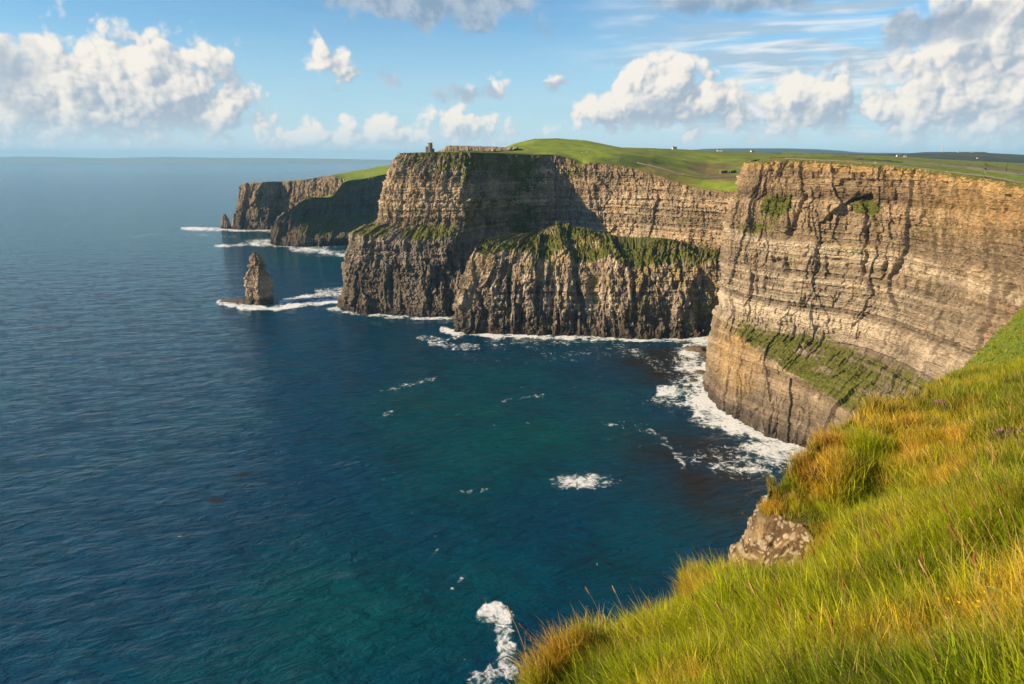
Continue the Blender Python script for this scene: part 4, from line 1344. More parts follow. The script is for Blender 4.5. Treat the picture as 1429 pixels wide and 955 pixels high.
add_attr(bme, 'alb', bal, 'FLOAT_COLOR'); add_attr(bme, 'stone', np.full(nrb * ncb, 0.5))
obj('earth_bank', bme, m, kind='structure', label='crumbling tan earth face full of pale stones under the grassy brow')


# ---- grass tufts, instanced on points of the slope
def blade_mat():
    m, t = mat_new('grass_blade')
    tint = t.n('ShaderNodeAttribute', attribute_name='tint', attribute_type='INSTANCER').outputs['Color']
    h = t.n('ShaderNodeAttribute', attribute_name='h').outputs['Fac']
    rv = t.n('ShaderNodeAttribute', attribute_name='rv').outputs['Fac']
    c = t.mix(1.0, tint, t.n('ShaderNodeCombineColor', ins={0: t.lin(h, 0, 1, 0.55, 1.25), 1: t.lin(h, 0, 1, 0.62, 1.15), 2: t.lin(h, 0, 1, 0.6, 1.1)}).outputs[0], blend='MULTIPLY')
    c = t.mix(t.smooth(rv, 0.72, 0.95), c, c4((0.34, 0.25, 0.085)))
    k = t.lin(rv, 0, 0.7, 0.5, 1.35)
    c = t.mix(1.0, c, t.n('ShaderNodeCombineColor', ins={0: k, 1: k, 2: k}).outputs[0], blend='MULTIPLY')
    d = t.n('ShaderNodeBsdfPrincipled', ins={'Base Color': c, 'Roughness': 0.55})
    d.inputs['Specular IOR Level'].default_value = 0.12
    tr = t.n('ShaderNodeBsdfTranslucent', ins={0: c})
    mx = t.n('ShaderNodeMixShader', ins={0: 0.42, 1: d.outputs[0], 2: tr.outputs[0]})
    t.n('ShaderNodeOutputMaterial', ins={0: mx.outputs[0]})
    return m


BLADE = blade_mat()
rg = np.random.default_rng(5)


def tuft(n, length, width, spread, lean, segs=4, dry=0.15):
    V = []; Fc = []; Hh = []; Rv = []
    for i in range(n):
        a = rg.random() * 6.283; r = spread * math.sqrt(rg.random())
        b0 = np.array([r * math.cos(a), r * math.sin(a), -0.03])
        L_ = length * (0.55 + 0.6 * rg.random())
        az_ = rg.normal() * 0.75
        ld = np.array([-math.cos(az_), math.sin(az_) * 0.9 + 0.25, 0])
        up = np.array([rg.normal() * 0.14, rg.normal() * 0.14, 1.0])
        bend = lean * (0.5 + 0.9 * rg.random())
        wd = width * (0.7 + 0.6 * rg.random())
        side = np.cross(ld, [0, 0, 1]); side /= np.linalg.norm(side)
        tw = rg.normal() * 0.8
        side = side * math.cos(tw) + ld * math.sin(tw)
        p_ = b0.copy(); st = len(V)
        dryv = 0.8 + 0.2 * rg.random() if rg.random() < dry else 0.7 * rg.random()
        for s in range(segs + 1):
            u = s / segs
            d = up * (1 - bend * u) + ld * bend * (0.35 + 1.25 * u)
            d /= np.linalg.norm(d)
            ww = wd * (1 - u) ** 0.75 * 0.5
            if s < segs:
                V += [p_ - side * ww, p_ + side * ww]; Hh += [u, u]; Rv += [dryv, dryv]
            else:
                V.append(p_.copy()); Hh.append(1.0); Rv.append(dryv)
            p_ = p_ + d * (L_ / segs)
        for s in range(segs - 1):
            a0 = st + 2 * s
            Fc += [(a0, a0 + 1, a0 + 3), (a0, a0 + 3, a0 + 2)]
        a0 = st + 2 * (segs - 1)
        Fc.append((a0, a0 + 1, a0 + 2))
    me = mesh_np('grass_tuft', np.array(V), np.array(Fc), smooth=False)
    add_attr(me, 'h', Hh); add_attr(me, 'rv', Rv)
    me.materials.append(BLADE)
    return me


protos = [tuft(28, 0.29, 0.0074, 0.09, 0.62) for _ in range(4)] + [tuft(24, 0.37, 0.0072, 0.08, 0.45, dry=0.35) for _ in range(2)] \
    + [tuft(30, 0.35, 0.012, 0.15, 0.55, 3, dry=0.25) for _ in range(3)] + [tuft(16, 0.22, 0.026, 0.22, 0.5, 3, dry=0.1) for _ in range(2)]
pcol = bpy.data.collections.new('grass_tufts')
pobs = []
for i, me in enumerate(protos):
    o = bpy.data.objects.new('grass_tuft', me); pobs.append(o)

pts = []; rots = []; scl = []; pid = []; tint = []


def scatter(n, r0, r1, a0, a1, ids, s0, s1):
    a = np.radians(rg.uniform(a0, a1, n)); lr = rg.uniform(0, 1, n)
    r = np.sqrt(r0 * r0 + lr * (r1 * r1 - r0 * r0))
    x, y = r * np.sin(a), r * np.cos(a)
    z, sd = terrain(x, y)
    px, py = to_pix(x, y, z)
    k = (sd > np.where((r > 9.6) & (r < 12.1) & (px < 1150), -0.07, -0.14)) & (px > 500) & (py > 300) & (y > 0.2)
    x, y, z, sd, px, py, r = [q[k] for q in (x, y, z, sd, px, py, r)]
    patch = fbm(x / 1.1, y / 1.1, 0, 3, 111)
    k = rg.random(len(x)) < np.clip(0.85 + 1.2 * patch, 0.16, 1.0)
    x, y, z, sd, px, py, r, patch = [q[k] for q in (x, y, z, sd, px, py, r, patch)]
    m_ = len(x)
    pts.append(np.stack([x, y, z], 1))
    rots.append(np.stack([rg.normal(0, .12, m_), rg.normal(0, .12, m_), rg.normal(0, .75, m_) + 1.1 * fbm(x / 1.2, y / 1.2, 0, 2, 112)], 1))
    scl.append(rg.uniform(s0, s1, m_) * np.clip(0.92 + 0.75 * fbm(x / 0.55, y / 0.55, 0, 2, 113), 0.45, 1.5))
    scl[-1] = scl[-1] * np.where((r > 8.6) & (r < 11.2) & (px > 1020) & (px < 1160), 0.6, 1.0)
    pid.append(rg.choice(ids, m_))
    gold = 0.75 * ell(px, py, 1140, 655, 46, 60) + 0.55 * ell(px, py, 1230, 590, 70, 40) + 0.55 * ell(px, py, 1340, 640, 110, 70) + 0.25 * ell(px, py, 1390, 720, 60, 40) \
        + 0.35 * (1 - sm(sd, 0.0, 0.35)) + 0.5 * ell(px, py, 770, 940, 40, 30) + 0.35 * ell(px, py, 885, 850, 30, 22)
    gold = np.clip(gold * 0.9 + 0.75 * fbm(x / 0.55, y / 0.55, 0, 3, 114) + 0.02, 0, 1)
    g1 = np.array([0.37, 0.45, 0.010]); g2 = np.array([0.70, 0.44, 0.055]); g3 = np.array([0.13, 0.20, 0.010])
    c = g1[None] * (1 - gold[:, None]) + g2[None] * gold[:, None]
    dark = np.clip(0.32 + 2.0 * fbm(x / 0.9, y / 0.9, 3.0, 3, 115), 0, 1)[:, None] * (1 - 0.7 * gold[:, None]) * 0.9
    c = c * (1 - dark) + g3[None] * dark
    tint.append(c * rg.uniform(0.6, 1.3, m_)[:, None])


scatter(42000, 1.3, 7.0, -14, 76, [0, 1, 2, 3, 0, 1, 2, 3, 4, 5], 0.75, 1.1)
scatter(44000, 6.5, 13.0, -6, 72, [6, 7, 8, 0, 4, 5], 0.8, 1.15)
scatter(40000, 12.5, 34.0, 10, 68, [6, 7, 8], 0.8, 1.3)
scatter(40000, 33.0, 130.0, 24, 60, [9, 10], 0.5, 1.1)
pts = np.concatenate(pts); rots = np.concatenate(rots); scl = np.concatenate(scl); pid = np.concatenate(pid); tint = np.concatenate(tint)
gme = bpy.data.meshes.new('grass')
gme.vertices.add(len(pts)); gme.vertices.foreach_set('co', pts.astype(np.float32).ravel())
add_attr(gme, 'rot', rots, 'FLOAT_VECTOR'); add_attr(gme, 'scl', scl); add_attr(gme, 'pid', pid, 'INT'); add_attr(gme, 'tint', tint, 'FLOAT_COLOR')
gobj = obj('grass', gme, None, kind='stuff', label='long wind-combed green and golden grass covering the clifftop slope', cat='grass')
ng = bpy.data.node_groups.new('grass_scatter', 'GeometryNodeTree')
ng.interface.new_socket('Geometry', in_out='INPUT', socket_type='NodeSocketGeometry')
ng.interface.new_socket('Geometry', in_out='OUTPUT', socket_type='NodeSocketGeometry')
gi = ng.nodes.new('NodeGroupInput'); go = ng.nodes.new('NodeGroupOutput')
iop = ng.nodes.new('GeometryNodeInstanceOnPoints')
g2i = ng.nodes.new('GeometryNodeGeometryToInstance')
for o in reversed(pobs):
    oi = ng.nodes.new('GeometryNodeObjectInfo'); oi.inputs['Object'].default_value = o
    ng.links.new(oi.outputs['Geometry'], g2i.inputs[0])


def nattr(name, typ):
    nd = ng.nodes.new('GeometryNodeInputNamedAttribute'); nd.data_type = typ; nd.inputs[0].default_value = name
    return nd.outputs[0]


ng.links.new(gi.outputs[0], iop.inputs['Points'])
ng.links.new(g2i.outputs[0], iop.inputs['Instance'])
iop.inputs['Pick Instance'].default_value = True
ng.links.new(nattr('pid', 'INT'), iop.inputs['Instance Index'])
e2r = ng.nodes.new('FunctionNodeEulerToRotation')
ng.links.new(nattr('rot', 'FLOAT_VECTOR'), e2r.inputs[0]); ng.links.new(e2r.outputs[0], iop.inputs['Rotation'])
ng.links.new(nattr('scl', 'FLOAT'), iop.inputs['Scale'])
ng.links.new(iop.outputs[0], go.inputs[0])
md = gobj.modifiers.new('grass_scatter', 'NODES'); md.node_group = ng

# ================================================================== things
def empty(name, loc, label, cat, group=None, rz=0.0):
    o = bpy.data.objects.new(name, None)
    COL.objects.link(o)
    o.location = loc; o.rotation_euler = (0, 0, rz); o.empty_display_size = 0.5
    o['label'] = label; o['category'] = cat
    if group: o['group'] = group
    return o


def rings_mesh(name, zs, fx, fy, cx, cy, n, seed, w, mat, colfn=None, vegk=0.3, noise_k=1.0, world=(0, 0)):
    """a free-standing rock: rings of radii fx, fy about (cx, cy) at heights zs, with rock relief."""
    th = np.linspace(0, 2 * np.pi, n, endpoint=False)
    Z = np.broadcast_to(np.asarray(zs)[:, None], (len(zs), n)).astype(float)
    ct, st_ = np.cos(th)[None], np.sin(th)[None]
    ca_, sa_ = np.cos(th + 0.5)[None], np.sin(th + 0.5)[None]
    sup = (np.abs(ca_) ** 6 + np.abs(sa_) ** 6) ** (-1 / 6.0) * 0.93
    X = cx[:, None] + fx[:, None] * ct * sup; Y = cy[:, None] + fy[:, None] * st_ * sup
    S = th[None] * float(np.mean(fx)) * 1.1 + Z * 0
    wd = {k: v * noise_k for k, v in w.items()}
    fade = np.clip(np.minimum(fx, fy) / (0.30 * max(fx.max(), 1e-6)), 0.3, 1)[:, None]
    # blend the seam of the unrolled relief
    d1, b, cid, c2 = rock_disp(S, Z, wd, seed)
    d2, *_ = rock_disp(S + 2 * np.pi * float(np.mean(fx)) * 1.1, Z, wd, seed)
    k = sm(th, 0, 1.0)[None]
    d = (d1 * k + d2 * (1 - k)) * fade
    X = X + d * ct; Y = Y + d * st_
    V = np.stack([X, Y, Z + 0.12 * d], -1)
    nr = len(zs)
    i = np.arange(nr * n).reshape(nr, n); j = np.roll(i, -1, axis=1)
    Fq = np.stack([i[:-1].ravel(), j[:-1].ravel(), j[1:].ravel(), i[1:].ravel()], 1)
    me = mesh_np(name, V, Fq, smooth=False)
    bm = bmesh.new(); bm.from_mesh(me); bm.verts.ensure_lookup_table()
    bm.faces.new([bm.verts[q] for q in i[-1]])
    bm.to_mesh(me); bm.free()
    nv = np.empty(len(me.vertices) * 3, np.float32); me.vertex_normals.foreach_get('vector', nv); nv = nv.reshape(V.shape)
    fac = (0.6 + 0.5 * b / 1.0 * 0.7) * (0.8 + 0.4 * cid)
    alb = TAN[None, None] * 1.1 * fac[..., None]
    low = 1 - sm(Z, 4, 12 if Z.max() > 25 else 5)
    alb = lerp(alb, np.broadcast_to(WET, alb.shape), low * 0.8)
    if colfn is not None:
        alb = colfn(alb, S, Z)
    add_attr(me, 'alb', np.clip(alb, 0.02, 0.6), 'FLOAT_COLOR')
    add_attr(me, 'veg', np.clip(vegk * sm(nv[..., 2], 0.2, 0.7) + 0.15 * fbm(S / 6, Z / 6, 0, 3, seed), 0, 1) * sm(Z, 8, 16))
    me.materials.append(mat)
    return me


# sea stack
c0 = G(361.5, 424.5)
YS = c0[1] + 13
prof = [(423, 344, 380), (418, 345.5, 378.5), (411, 345, 377.5), (404, 344.3, 376.6), (396, 344.2, 377.8), (390, 344.8, 376.5), (385, 345.6, 374.5), (380, 347.5, 371.5),
        (374, 349.6, 370), (368, 350.6, 369), (363, 351, 366.5), (359, 351.6, 364.0), (356, 352.0, 361.5), (353, 352.6, 358.5), (350.5, 353.2, 355.6)]
zz = [P(361, p[0], YS)[2] for p in prof]; xl = [P(p[1], p[0], YS)[0] for p in prof]; xr = [P(p[2], p[0], YS)[0] for p in prof]
zs = np.linspace(-4, zz[-1], 150)
L_ = np.interp(zs, zz, xl); R_ = np.interp(zs, zz, xr)
L_ = L_ + 1.6 * (step1(zs / 4.0, 5) - 0.5) + 1.0 * (step1(zs / 1.6, 6) - 0.5); R_ = R_ + 1.8 * (step1(zs / 4.6, 7) - 0.5) + 1.0 * (step1(zs / 1.7, 8) - 0.5)
fx = (R_ - L_) / 2 * 0.88 - 0.8; cx = (R_ + L_) / 2
stack_me = rings_mesh('sea_stack', zs, fx, fx * 0.85 + 1.0, cx, np.full_like(cx, YS), 150, 23,
                      wts(1.5, 2.6, 2.4, 1.5, .9, .8, 1.0), ROCK, colfn=lambda a, S, Z: lerp(a, np.broadcast_to(PALE, a.shape), np.exp(-((Z - 27) / 7) ** 2) * 0.4), vegk=0.45)
obj('sea_stack', stack_me, label='tall narrow sea stack standing alone in open water', cat='sea stack')
# a flat reef at its foot, and the two small stacks off the farthest cliff
rx0, rx1 = G(309, 421.5), G(350, 424)
zs = np.linspace(-2, 3.4, 14); u = (zs + 2) / 5.4
obj('reef', rings_mesh('reef', zs, (rx1[0] - rx0[0]) / 2 * (1.02 - 0.45 * u ** 3), 6.5 * (1.02 - 0.6 * u ** 2), np.full(14, (rx1[0] + rx0[0]) / 2), np.full(14, rx0[1] + 5.0), 90, 29,
                       wts(1.2, .8, .8, .6, .2, .4, .3), ROCK), label='flat brown reef reaching seaward from the foot of the sea stack', cat='reef')
for (px, pt, hw, lab, sd_) in ((312.6, 298.0, 6.5, 'small pointed sea stack standing farther off the farthest headland', 31), (326.0, 297.0, 5.0, 'small jagged sea stack leaning close against the farthest headland', 33)):
    b0 = G(px, 319.0); Yq = b0[1] + 8
    zt = P(px, pt, Yq)[2]
    zs = np.linspace(-3, zt, 50); u = (zs + 3) / (zt + 3)
    wdt = hw / F * Yq
    obj('sea_stack', rings_mesh('sea_stack', zs, wdt * (1 - 0.9 * u ** 0.9) + 0.6, wdt * 0.9 * (1 - 0.9 * u ** 0.9) + 0.6, np.full(50, b0[0]) + 1.5 * u, np.full(50, Yq), 60, sd_,
                                wts(2, 2.5, 2.5, 1., .3, .6, .8), ROCK_FAR), label=lab, cat='sea stack', group='small stacks off the farthest headland')

# boulders awash below the near cliff
for k, (px, py, r) in enumerate([(972, 489, 7.5), (984, 497, 6.0), (960, 487, 4.5), (990, 505, 4.5), (978, 521, 3.5), (968, 531, 3.0), (985, 540, 2.6), (995, 489, 6.5)]):
    g = G(px, py)
    zs = np.linspace(-2, r * 0.55, 16); u = (zs + 2) / (r * 0.55 + 2)
    prof_ = r * np.sqrt(np.clip(1 - u ** 2.4, 0.02, 1))
    obj('boulder', rings_mesh('boulder', zs, prof_ * 1.2, prof_ * 0.9, np.full(16, g[0]), np.full(16, g[1]), 40, 40 + k, wts(.8, .6, .8, .5, .2, .3, .2), ROCK, vegk=0),
        label=['largest dark boulder in the surf where the two cliffs meet', None, None, None, None, None, None, 'dark boulder jammed against the foot of the near cliff corner'][k] or 'dark wet boulder awash in the surf where the two cliffs meet', cat='boulder', group='boulders in the surf')

# floating weed
WEED = mat_simple('brown_weed', (0.028, 0.020, 0.013), 0.6, 0.4, 2.0, 0.4)
for k, (px, py, lab) in enumerate([(339, 664, 'small brown raft of weed floating on open water, farther from shore'), (301, 700, 'brown raft of weed floating on open water, smaller one trailing a tail')]):
    g = G(px, py)
    bm = bmesh.new()
    rw = np.random.default_rng(k + 3)
    for q in range(60):
        a = rw.random() * 6.28; r = 2.6 * rw.random() ** 0.7
        L0 = 0.9 + rw.random() * 1.2; an = rw.normal() * 0.5 + 0.5
        c = Vector((r * math.cos(a) * 1.6, r * math.sin(a) * 0.8 + 0.25 * r * math.cos(a), 0.75 + 0.1 * rw.random()))
        d = Vector((math.cos(an), math.sin(an), 0)) * L0; s_ = Vector((-d.y, d.x, 0)) * 0.14
        vs = [bm.verts.new(c + v) for v in (-d, -d * 0.3 + s_ + Vector((0, 0, .08)), d * 0.4 + s_, d, d * 0.3 - s_ + Vector((0, 0, .06)), -d * 0.4 - s_)]
        bm.faces.new(vs)
    obj('seaweed_raft', from_bm('seaweed_raft', bm), WEED, label=lab, cat='seaweed', group='weed afloat', loc=g)

# ------------------------------------------------------------------ rocky scarp behind the tower
sc_pts = [(610, 211, 210.6), (618, 211, 208), (622, 211, 204.6), (640, 210.8, 203.2), (660, 210.6, 203.4), (680, 210.2, 204), (694, 209.6, 205), (705, 208.5, 205.5), (722, 206, 205)]
SCP = [[P(a, b + 1.6, 1090), P(a, b * 0.55 + c * 0.45, 1092), P(a, c, 1095), P(a + 1, c + 0.1, 1130), P(a + 3, c + 6.5, 1170)] for a, b, c in sc_pts]
build_cliff('rocky_scarp', SCP, 200, 44, [wts(.6, .8, 1.0, .7, .2, .3, .5)] * 2 + [wts(.3, .5, .3, .3, .1, .3, .1)] * 3, [TAN * .9, TAN * 1.1, TAN, OLV, OLV],
            lambda px, py, n, S, Z, T: sm(T, 1.9, 2.1) * 0.9 + 0.35 * sm(px, 668, 690), 37, ROCK, 'low tan rocky scarp behind the stone tower', 1)

# ------------------------------------------------------------------ round stone tower
STONE = mat_simple('tower_stone', (0.21, 0.175, 0.135), 0.9, 0.35, 1.6, 0.5)
SLIT = mat_simple('dark_opening', (0.012, 0.012, 0.014), 0.5, 0.1)


def cyl(bm, r0, r1, z0, z1, n=24, c=(0, 0), cap=True):
    a = [bm.verts.new((c[0] + r0 * math.cos(2 * math.pi * i / n), c[1] + r0 * math.sin(2 * math.pi * i / n), z0)) for i in range(n)]
    b = [bm.verts.new((c[0] + r1 * math.cos(2 * math.pi * i / n), c[1] + r1 * math.sin(2 * math.pi * i / n), z1)) for i in range(n)]
    for i in range(n):
        bm.faces.new((a[i], a[(i + 1) % n], b[(i + 1) % n], b[i]))
    if cap:
        bm.faces.new(b); bm.faces.new(a[::-1])


def box(bm, x0, x1, y0, y1, z0, z1):
    v = [bm.verts.new((x, y, z)) for z in (z0, z1) for x, y in ((x0, y0), (x1, y0), (x1, y1), (x0, y1))]
    for f in ((3, 2, 1, 0), (4, 5, 6, 7), (0, 1, 5, 4), (1, 2, 6, 5), (2, 3, 7, 6), (3, 0, 4, 7)):
        bm.faces.new([v[i] for i in f])


tp = land_pos(600.5, 905)
tower = empty('stone_tower', tp - Vector((0, 0, 0.6)), 'old round stone tower with battlements on the headland brink', 'tower')
bm = bmesh.new(); cyl(bm, 3.2, 3.0, 0, 11.2); cyl(bm, 3.25, 3.25, 10.4, 10.9); obj('tower_wall', from_bm('tower_wall', bm), STONE, tower)
for i in range(8):
    bm = bmesh.new(); a = 2 * math.pi * i / 8
    box(bm, -0.75, 0.75, -0.28, 0.28, 0, 1.1)
    bmesh.ops.rotate(bm, cent=(0, 0, 0), matrix=Matrix.Rotation(a + math.pi / 2, 3, 'Z'), verts=bm.verts)
    o = obj('merlon', from_bm('merlon', bm), STONE, tower, loc=(2.75 * math.cos(a), 2.75 * math.sin(a), 11.19))
bm = bmesh.new(); box(bm, -5.6, -2.4, -2.6, 1.6, 0, 7.6); obj('turret', from_bm('turret', bm), STONE, tower)
bm = bmesh.new(); box(bm, 2.5, 5.2, -1.6, 2.0, 0, 4.6); box(bm, 2.7, 5.0, -1.4, 1.8, 4.6, 5.1); obj('annex', from_bm('annex', bm), STONE, tower)
for x, z in ((0, 3.0), (0.2, 6.6), (-4.0, 4.6)):
    bm = bmesh.new(); yy = -3.22 if x > -1 else -2.64
    box(bm, x - 0.32, x + 0.32, yy - 0.02, yy + 0.25, z, z + 1.3); obj('window', from_bm('window', bm), SLIT, tower)
bm = bmesh.new(); box(bm, 3.3, 4.3, -1.64, -1.4, 0.4, 2.6); obj('door', from_bm('door', bm), SLIT, tower)

# ------------------------------------------------------------------ path, sunken centre, standing stone, houses, mast
PATHM = mat_simple('pale_path', (0.30, 0.27, 0.22), 0.9, 0.15, 0.8)
WALLM = mat_simple('flagstone', (0.13, 0.115, 0.09), 0.9, 0.35, 1.5, 0.4)
DARKG = mat_simple('dark_glass', (0.02, 0.025, 0.035), 0.15, 0.1)
WHITE = mat_simple('white_render', (0.60, 0.58, 0.54), 0.8, 0.08, 1.0)
SLATE = mat_simple('slate_roof', (0.09, 0.09, 0.10), 0.7, 0.25, 2.0)
TURFR = mat_simple('roof_turf', (0.13, 0.15, 0.03), 0.95, 0.4, 0.8, 0.5)
pl = [(880, 968), (905, 948), (930, 935), (955, 925), (980, 918), (1005, 912), (1030, 908), (1055, 905)]
pc = [land_pos(a, b, ('clifftop_land',)) for a, b in np.stack([np.interp(np.linspace(0, 7, 60), range(8), [q[k] for q in pl]) for k in (0, 1)], 1)]
Vp = []
for i, c in enumerate(pc):
    d = (pc[min(i + 1, 59)] - pc[max(i - 1, 0)]); d.z = 0; d.normalize(); s_ = Vector((-d.y, d.x, 0)) * 0.8
    Vp += [c - s_ + Vector((0, 0, .5)), c + s_ + Vector((0, 0, .5))]
Vp = np.array([tuple(v) for v in Vp])
obj('clifftop_path', mesh_np('clifftop_path', Vp, np.array([(2 * i, 2 * i + 2, 2 * i + 3, 2 * i + 1) for i in range(59)])), PATHM, kind='structure', label='pale clifftop path curving above the back wall of the bay')
# flagstone parapet beside it: separate slabs
wall = empty('flagstone_wall', pc[8], 'low wall of upright flagstones along the clifftop path', 'wall')
slab = None
for i in range(4, 50):
    c = pc[i]; d = pc[i + 1] - pc[i]
    if slab is None:
        bm = bmesh.new(); box(bm, -1.0, 1.0, -0.12, 0.12, -0.6, 1.25); slab = from_bm('flagstone', bm); slab.materials.append(WALLM)
    s_ = Vector((d.y, -d.x, 0)).normalized() * 2.9
    o = obj('flagstone', slab, parent=wall, loc=c + s_ - pc[8] + Vector((0, 0, .8 + 0.2 * random.random())))
    o.rotation_euler = (0, 0, math.atan2(d.y, d.x) + random.uniform(-.06, .06)); o.scale = (d.length / 2.06, 1, random.uniform(.8, 1.1))

vc = land_pos(1016, 975, ('clifftop_land',))
ctr = empty('hillside_building', vc, 'low grass-roofed building with dark windows set into the hollow', 'building', rz=0.05)
for k, (x, w_, h_) in enumerate(((-6.0, 9.0, 3.4), (6.8, 8.0, 3.8))):
    bm = bmesh.new(); box(bm, x - w_ / 2, x + w_ / 2, -2, 6, -1.0, h_); obj('wall', from_bm('wall', bm), WALLM, ctr)
    bm = bmesh.new()
    for q in range(3):
        x0 = x - w_ / 2 + 0.5 + q * (w_ - 1.0) / 3
        box(bm, x0, x0 + (w_ - 1.0) / 3 - 0.3, -2.08, -1.9, 0.3, h_ - 0.8)
        o = obj('window', from_bm('window', bm), DARKG, ctr); bm = bmesh.new()
    bm.free()
    zs = np.linspace(0, 1, 6); th = np.linspace(0, 2 * np.pi, 24, endpoint=False)
    V = np.array([[x + (w_ * 0.66) * (1 - u ** 2) * math.cos(a), 2.5 + 6.5 * (1 - u ** 2) * math.sin(a), h_ - 0.05 + 1.5 * u] for u in zs for a in th])
    i_ = np.arange(144).reshape(6, 24); j_ = np.roll(i_, -1, 1)
    obj('turf_roof', mesh_np('turf_roof', V, np.stack([i_[:-1].ravel(), j_[:-1].ravel(), j_[1:].ravel(), i_[1:].ravel()], 1)), TURFR, ctr)
sp = land_pos(1037, 955, ('clifftop_land',))
bm = bmesh.new()
ring = []
for z, w_ in ((-0.8, 1.0), (1.5, 1.02), (4.0, 0.92), (6.2, 0.8), (7.0, 0.55)):
    ring.append([bm.verts.new((sx * w_ + 0.1 * z * 0.2, sy * w_ * 0.7, z + 0.25 * sx * (z > 6))) for sx, sy in ((-1, -1), (1, -1), (1, 1), (-1, 1))])
for a, b in zip(ring[:-1], ring[1:]):
    for i in range(4):
        bm.faces.new((a[i], a[(i + 1) % 4], b[(i + 1) % 4], b[i]))
bm.faces.new(ring[-1]); bm.faces.new(ring[0][::-1])
obj('standing_stone', from_bm('standing_stone', bm), WALLM, label='upright grey stone pillar beside the hillside building', cat='stone pillar', loc=sp)


def house(loc, L0, label, rz, group='farmhouses on the skyline', roofm=None):
    h = empty('farmhouse', loc, label, 'house', group, rz)
    w2 = L0 * 0.3
    bm = bmesh.new(); box(bm, -L0 / 2, L0 / 2, -w2, w2, -1.5, 3.2)
    for s_ in (-1, 1):
        x = s_ * L0 / 2
        v = [bm.verts.new((x, -w2, 3.2)), bm.verts.new((x, w2, 3.2)), bm.verts.new((x, 0, 5.6))]
        bm.faces.new(v if s_ > 0 else v[::-1])
    obj('wall', from_bm('wall', bm), WHITE, h)
    bm = bmesh.new()
    for s_ in (-1, 1):
        v = [bm.verts.new(q) for q in ((-L0 / 2 - .3, s_ * (w2 + .4), 2.95), (L0 / 2 + .3, s_ * (w2 + .4), 2.95), (L0 / 2 + .3, 0, 5.85), (-L0 / 2 - .3, 0, 5.85))]
        bm.faces.new(v if s_ < 0 else v[::-1])
    rf = obj('roof', from_bm('roof', bm), roofm or SLATE, h)
    for s_ in (-1, 1):
        bm = bmesh.new(); box(bm, s_ * (L0 / 2 - 1) - .45, s_ * (L0 / 2 - 1) + .45, -.4, .4, 5.2, 7.0); obj('chimney', from_bm('chimney', bm), WHITE, rf)
    for x in (-L0 * .3, L0 * .3):
        bm = bmesh.new(); box(bm, x - .55, x + .55, -w2 - .04, -w2 + .2, 1.0, 2.3); obj('window', from_bm('window', bm), DARKG, h)
    bm = bmesh.new(); box(bm, -.55, .55, -w2 - .04, -w2 + .2, -.2, 2.1); obj('door', from_bm('door', bm), SLIT, h)


house(land_pos(941, 1480), 9.0, 'dark-roofed house alone on the green skyline behind the hill', 0.2)
house(land_pos(1004, 2000), 14.0, 'white house far off in the fields left of the blue hill', -0.1)
house(land_pos(1050, 2200), 12.0, 'white house in the flat fields in front of the blue hill', 0.3)
house(land_pos(1253, 2000), 9.0, 'larger of two white farmhouses at the foot of the dark moor', 0.2)
house(land_pos(1263, 2050), 7.0, 'smaller of two white farmhouses at the foot of the dark moor', -0.2)
house(land_pos(1338, 4850, ('moorland_hill',)), 18.0, 'long pale building on the moor crest near the mast', 0.1)
house(land_pos(1357, 4850, ('moorland_hill',)), 18.0, 'pale building with orange gable end on the moor crest, away from the mast', 0.0)
house(land_pos(1364, 3600, ('moorland_hill',)), 12.0, 'lone white cottage low on the dark moor', 0.4)

MASTM = mat_simple('galvanised_steel', (0.42, 0.42, 0.43), 0.5, 0.1, metal=0.3)
mp = land_pos(1314, 4950, ('moorland_hill',))
mast = empty('radio_mast', mp - Vector((0, 0, 3)), 'thin tall radio mast on the dark moorland skyline', 'mast')
for i in range(3):
    bm = bmesh.new(); a = 2.094 * i
    c0_, c1_ = Vector((4.2 * math.cos(a), 4.2 * math.sin(a), 0)), Vector((1.0 * math.cos(a), 1.0 * math.sin(a), 66))
    for r, c in ((1, 0),):
        va = [bm.verts.new(c0_ + Vector((0.7 * math.cos(q), 0.7 * math.sin(q), 0))) for q in (0, 1.57, 3.14, 4.71)]
        vb = [bm.verts.new(c1_ + Vector((0.5 * math.cos(q), 0.5 * math.sin(q), 0))) for q in (0, 1.57, 3.14, 4.71)]
        for q in range(4):
            bm.faces.new((va[q], va[(q + 1) % 4], vb[(q + 1) % 4], vb[q]))
    obj('mast_leg', from_bm('mast_leg', bm), MASTM, mast)
for z in range(6, 66, 6):
    bm = bmesh.new(); cyl(bm, 4.0 - z * 0.045, 4.0 - z * 0.045, z, z + 0.8, 6)
    obj('brace', from_bm('brace', bm), MASTM, mast)
bm = bmesh.new(); cyl(bm, 0.5, 0.25, 64, 84, 6); obj('antenna', from_bm('antenna', bm), MASTM, mast)


# dry-stone field walls and the brink path on top of the near cliff
def run_wall(name, line, label, h, w_, n, names, matl):
    q = np.linspace(0, len(line) - 1, n + 1)
    pt = [land_pos(np.interp(v, range(len(line)), [a[0] for a in line]), np.interp(v, range(len(line)), [a[1] for a in line]), names) for v in q]
    root = empty(name, pt[0], label, 'wall')
    bm = bmesh.new(); box(bm, -0.5, 0.5, -w_ / 2, w_ / 2, -0.7, h)
    for v in list(bm.verts):
        if v.co.z > 0: v.co.y *= 0.75; v.co.z += 0.1 * math.sin(v.co.x * 9)
    me = from_bm('wall_section', bm); me.materials.append(matl)
    for a, b in zip(pt[:-1], pt[1:]):
        d = b - a
        o = obj('wall_section', me, parent=root, loc=(a + b) / 2 - pt[0])
        o.rotation_euler = (0, -math.atan2(d.z, math.hypot(d.x, d.y)), math.atan2(d.y, d.x) + random.uniform(-.03, .03))
        o.scale = (d.length * 1.01, random.uniform(.85, 1.2), random.uniform(.75, 1.2))


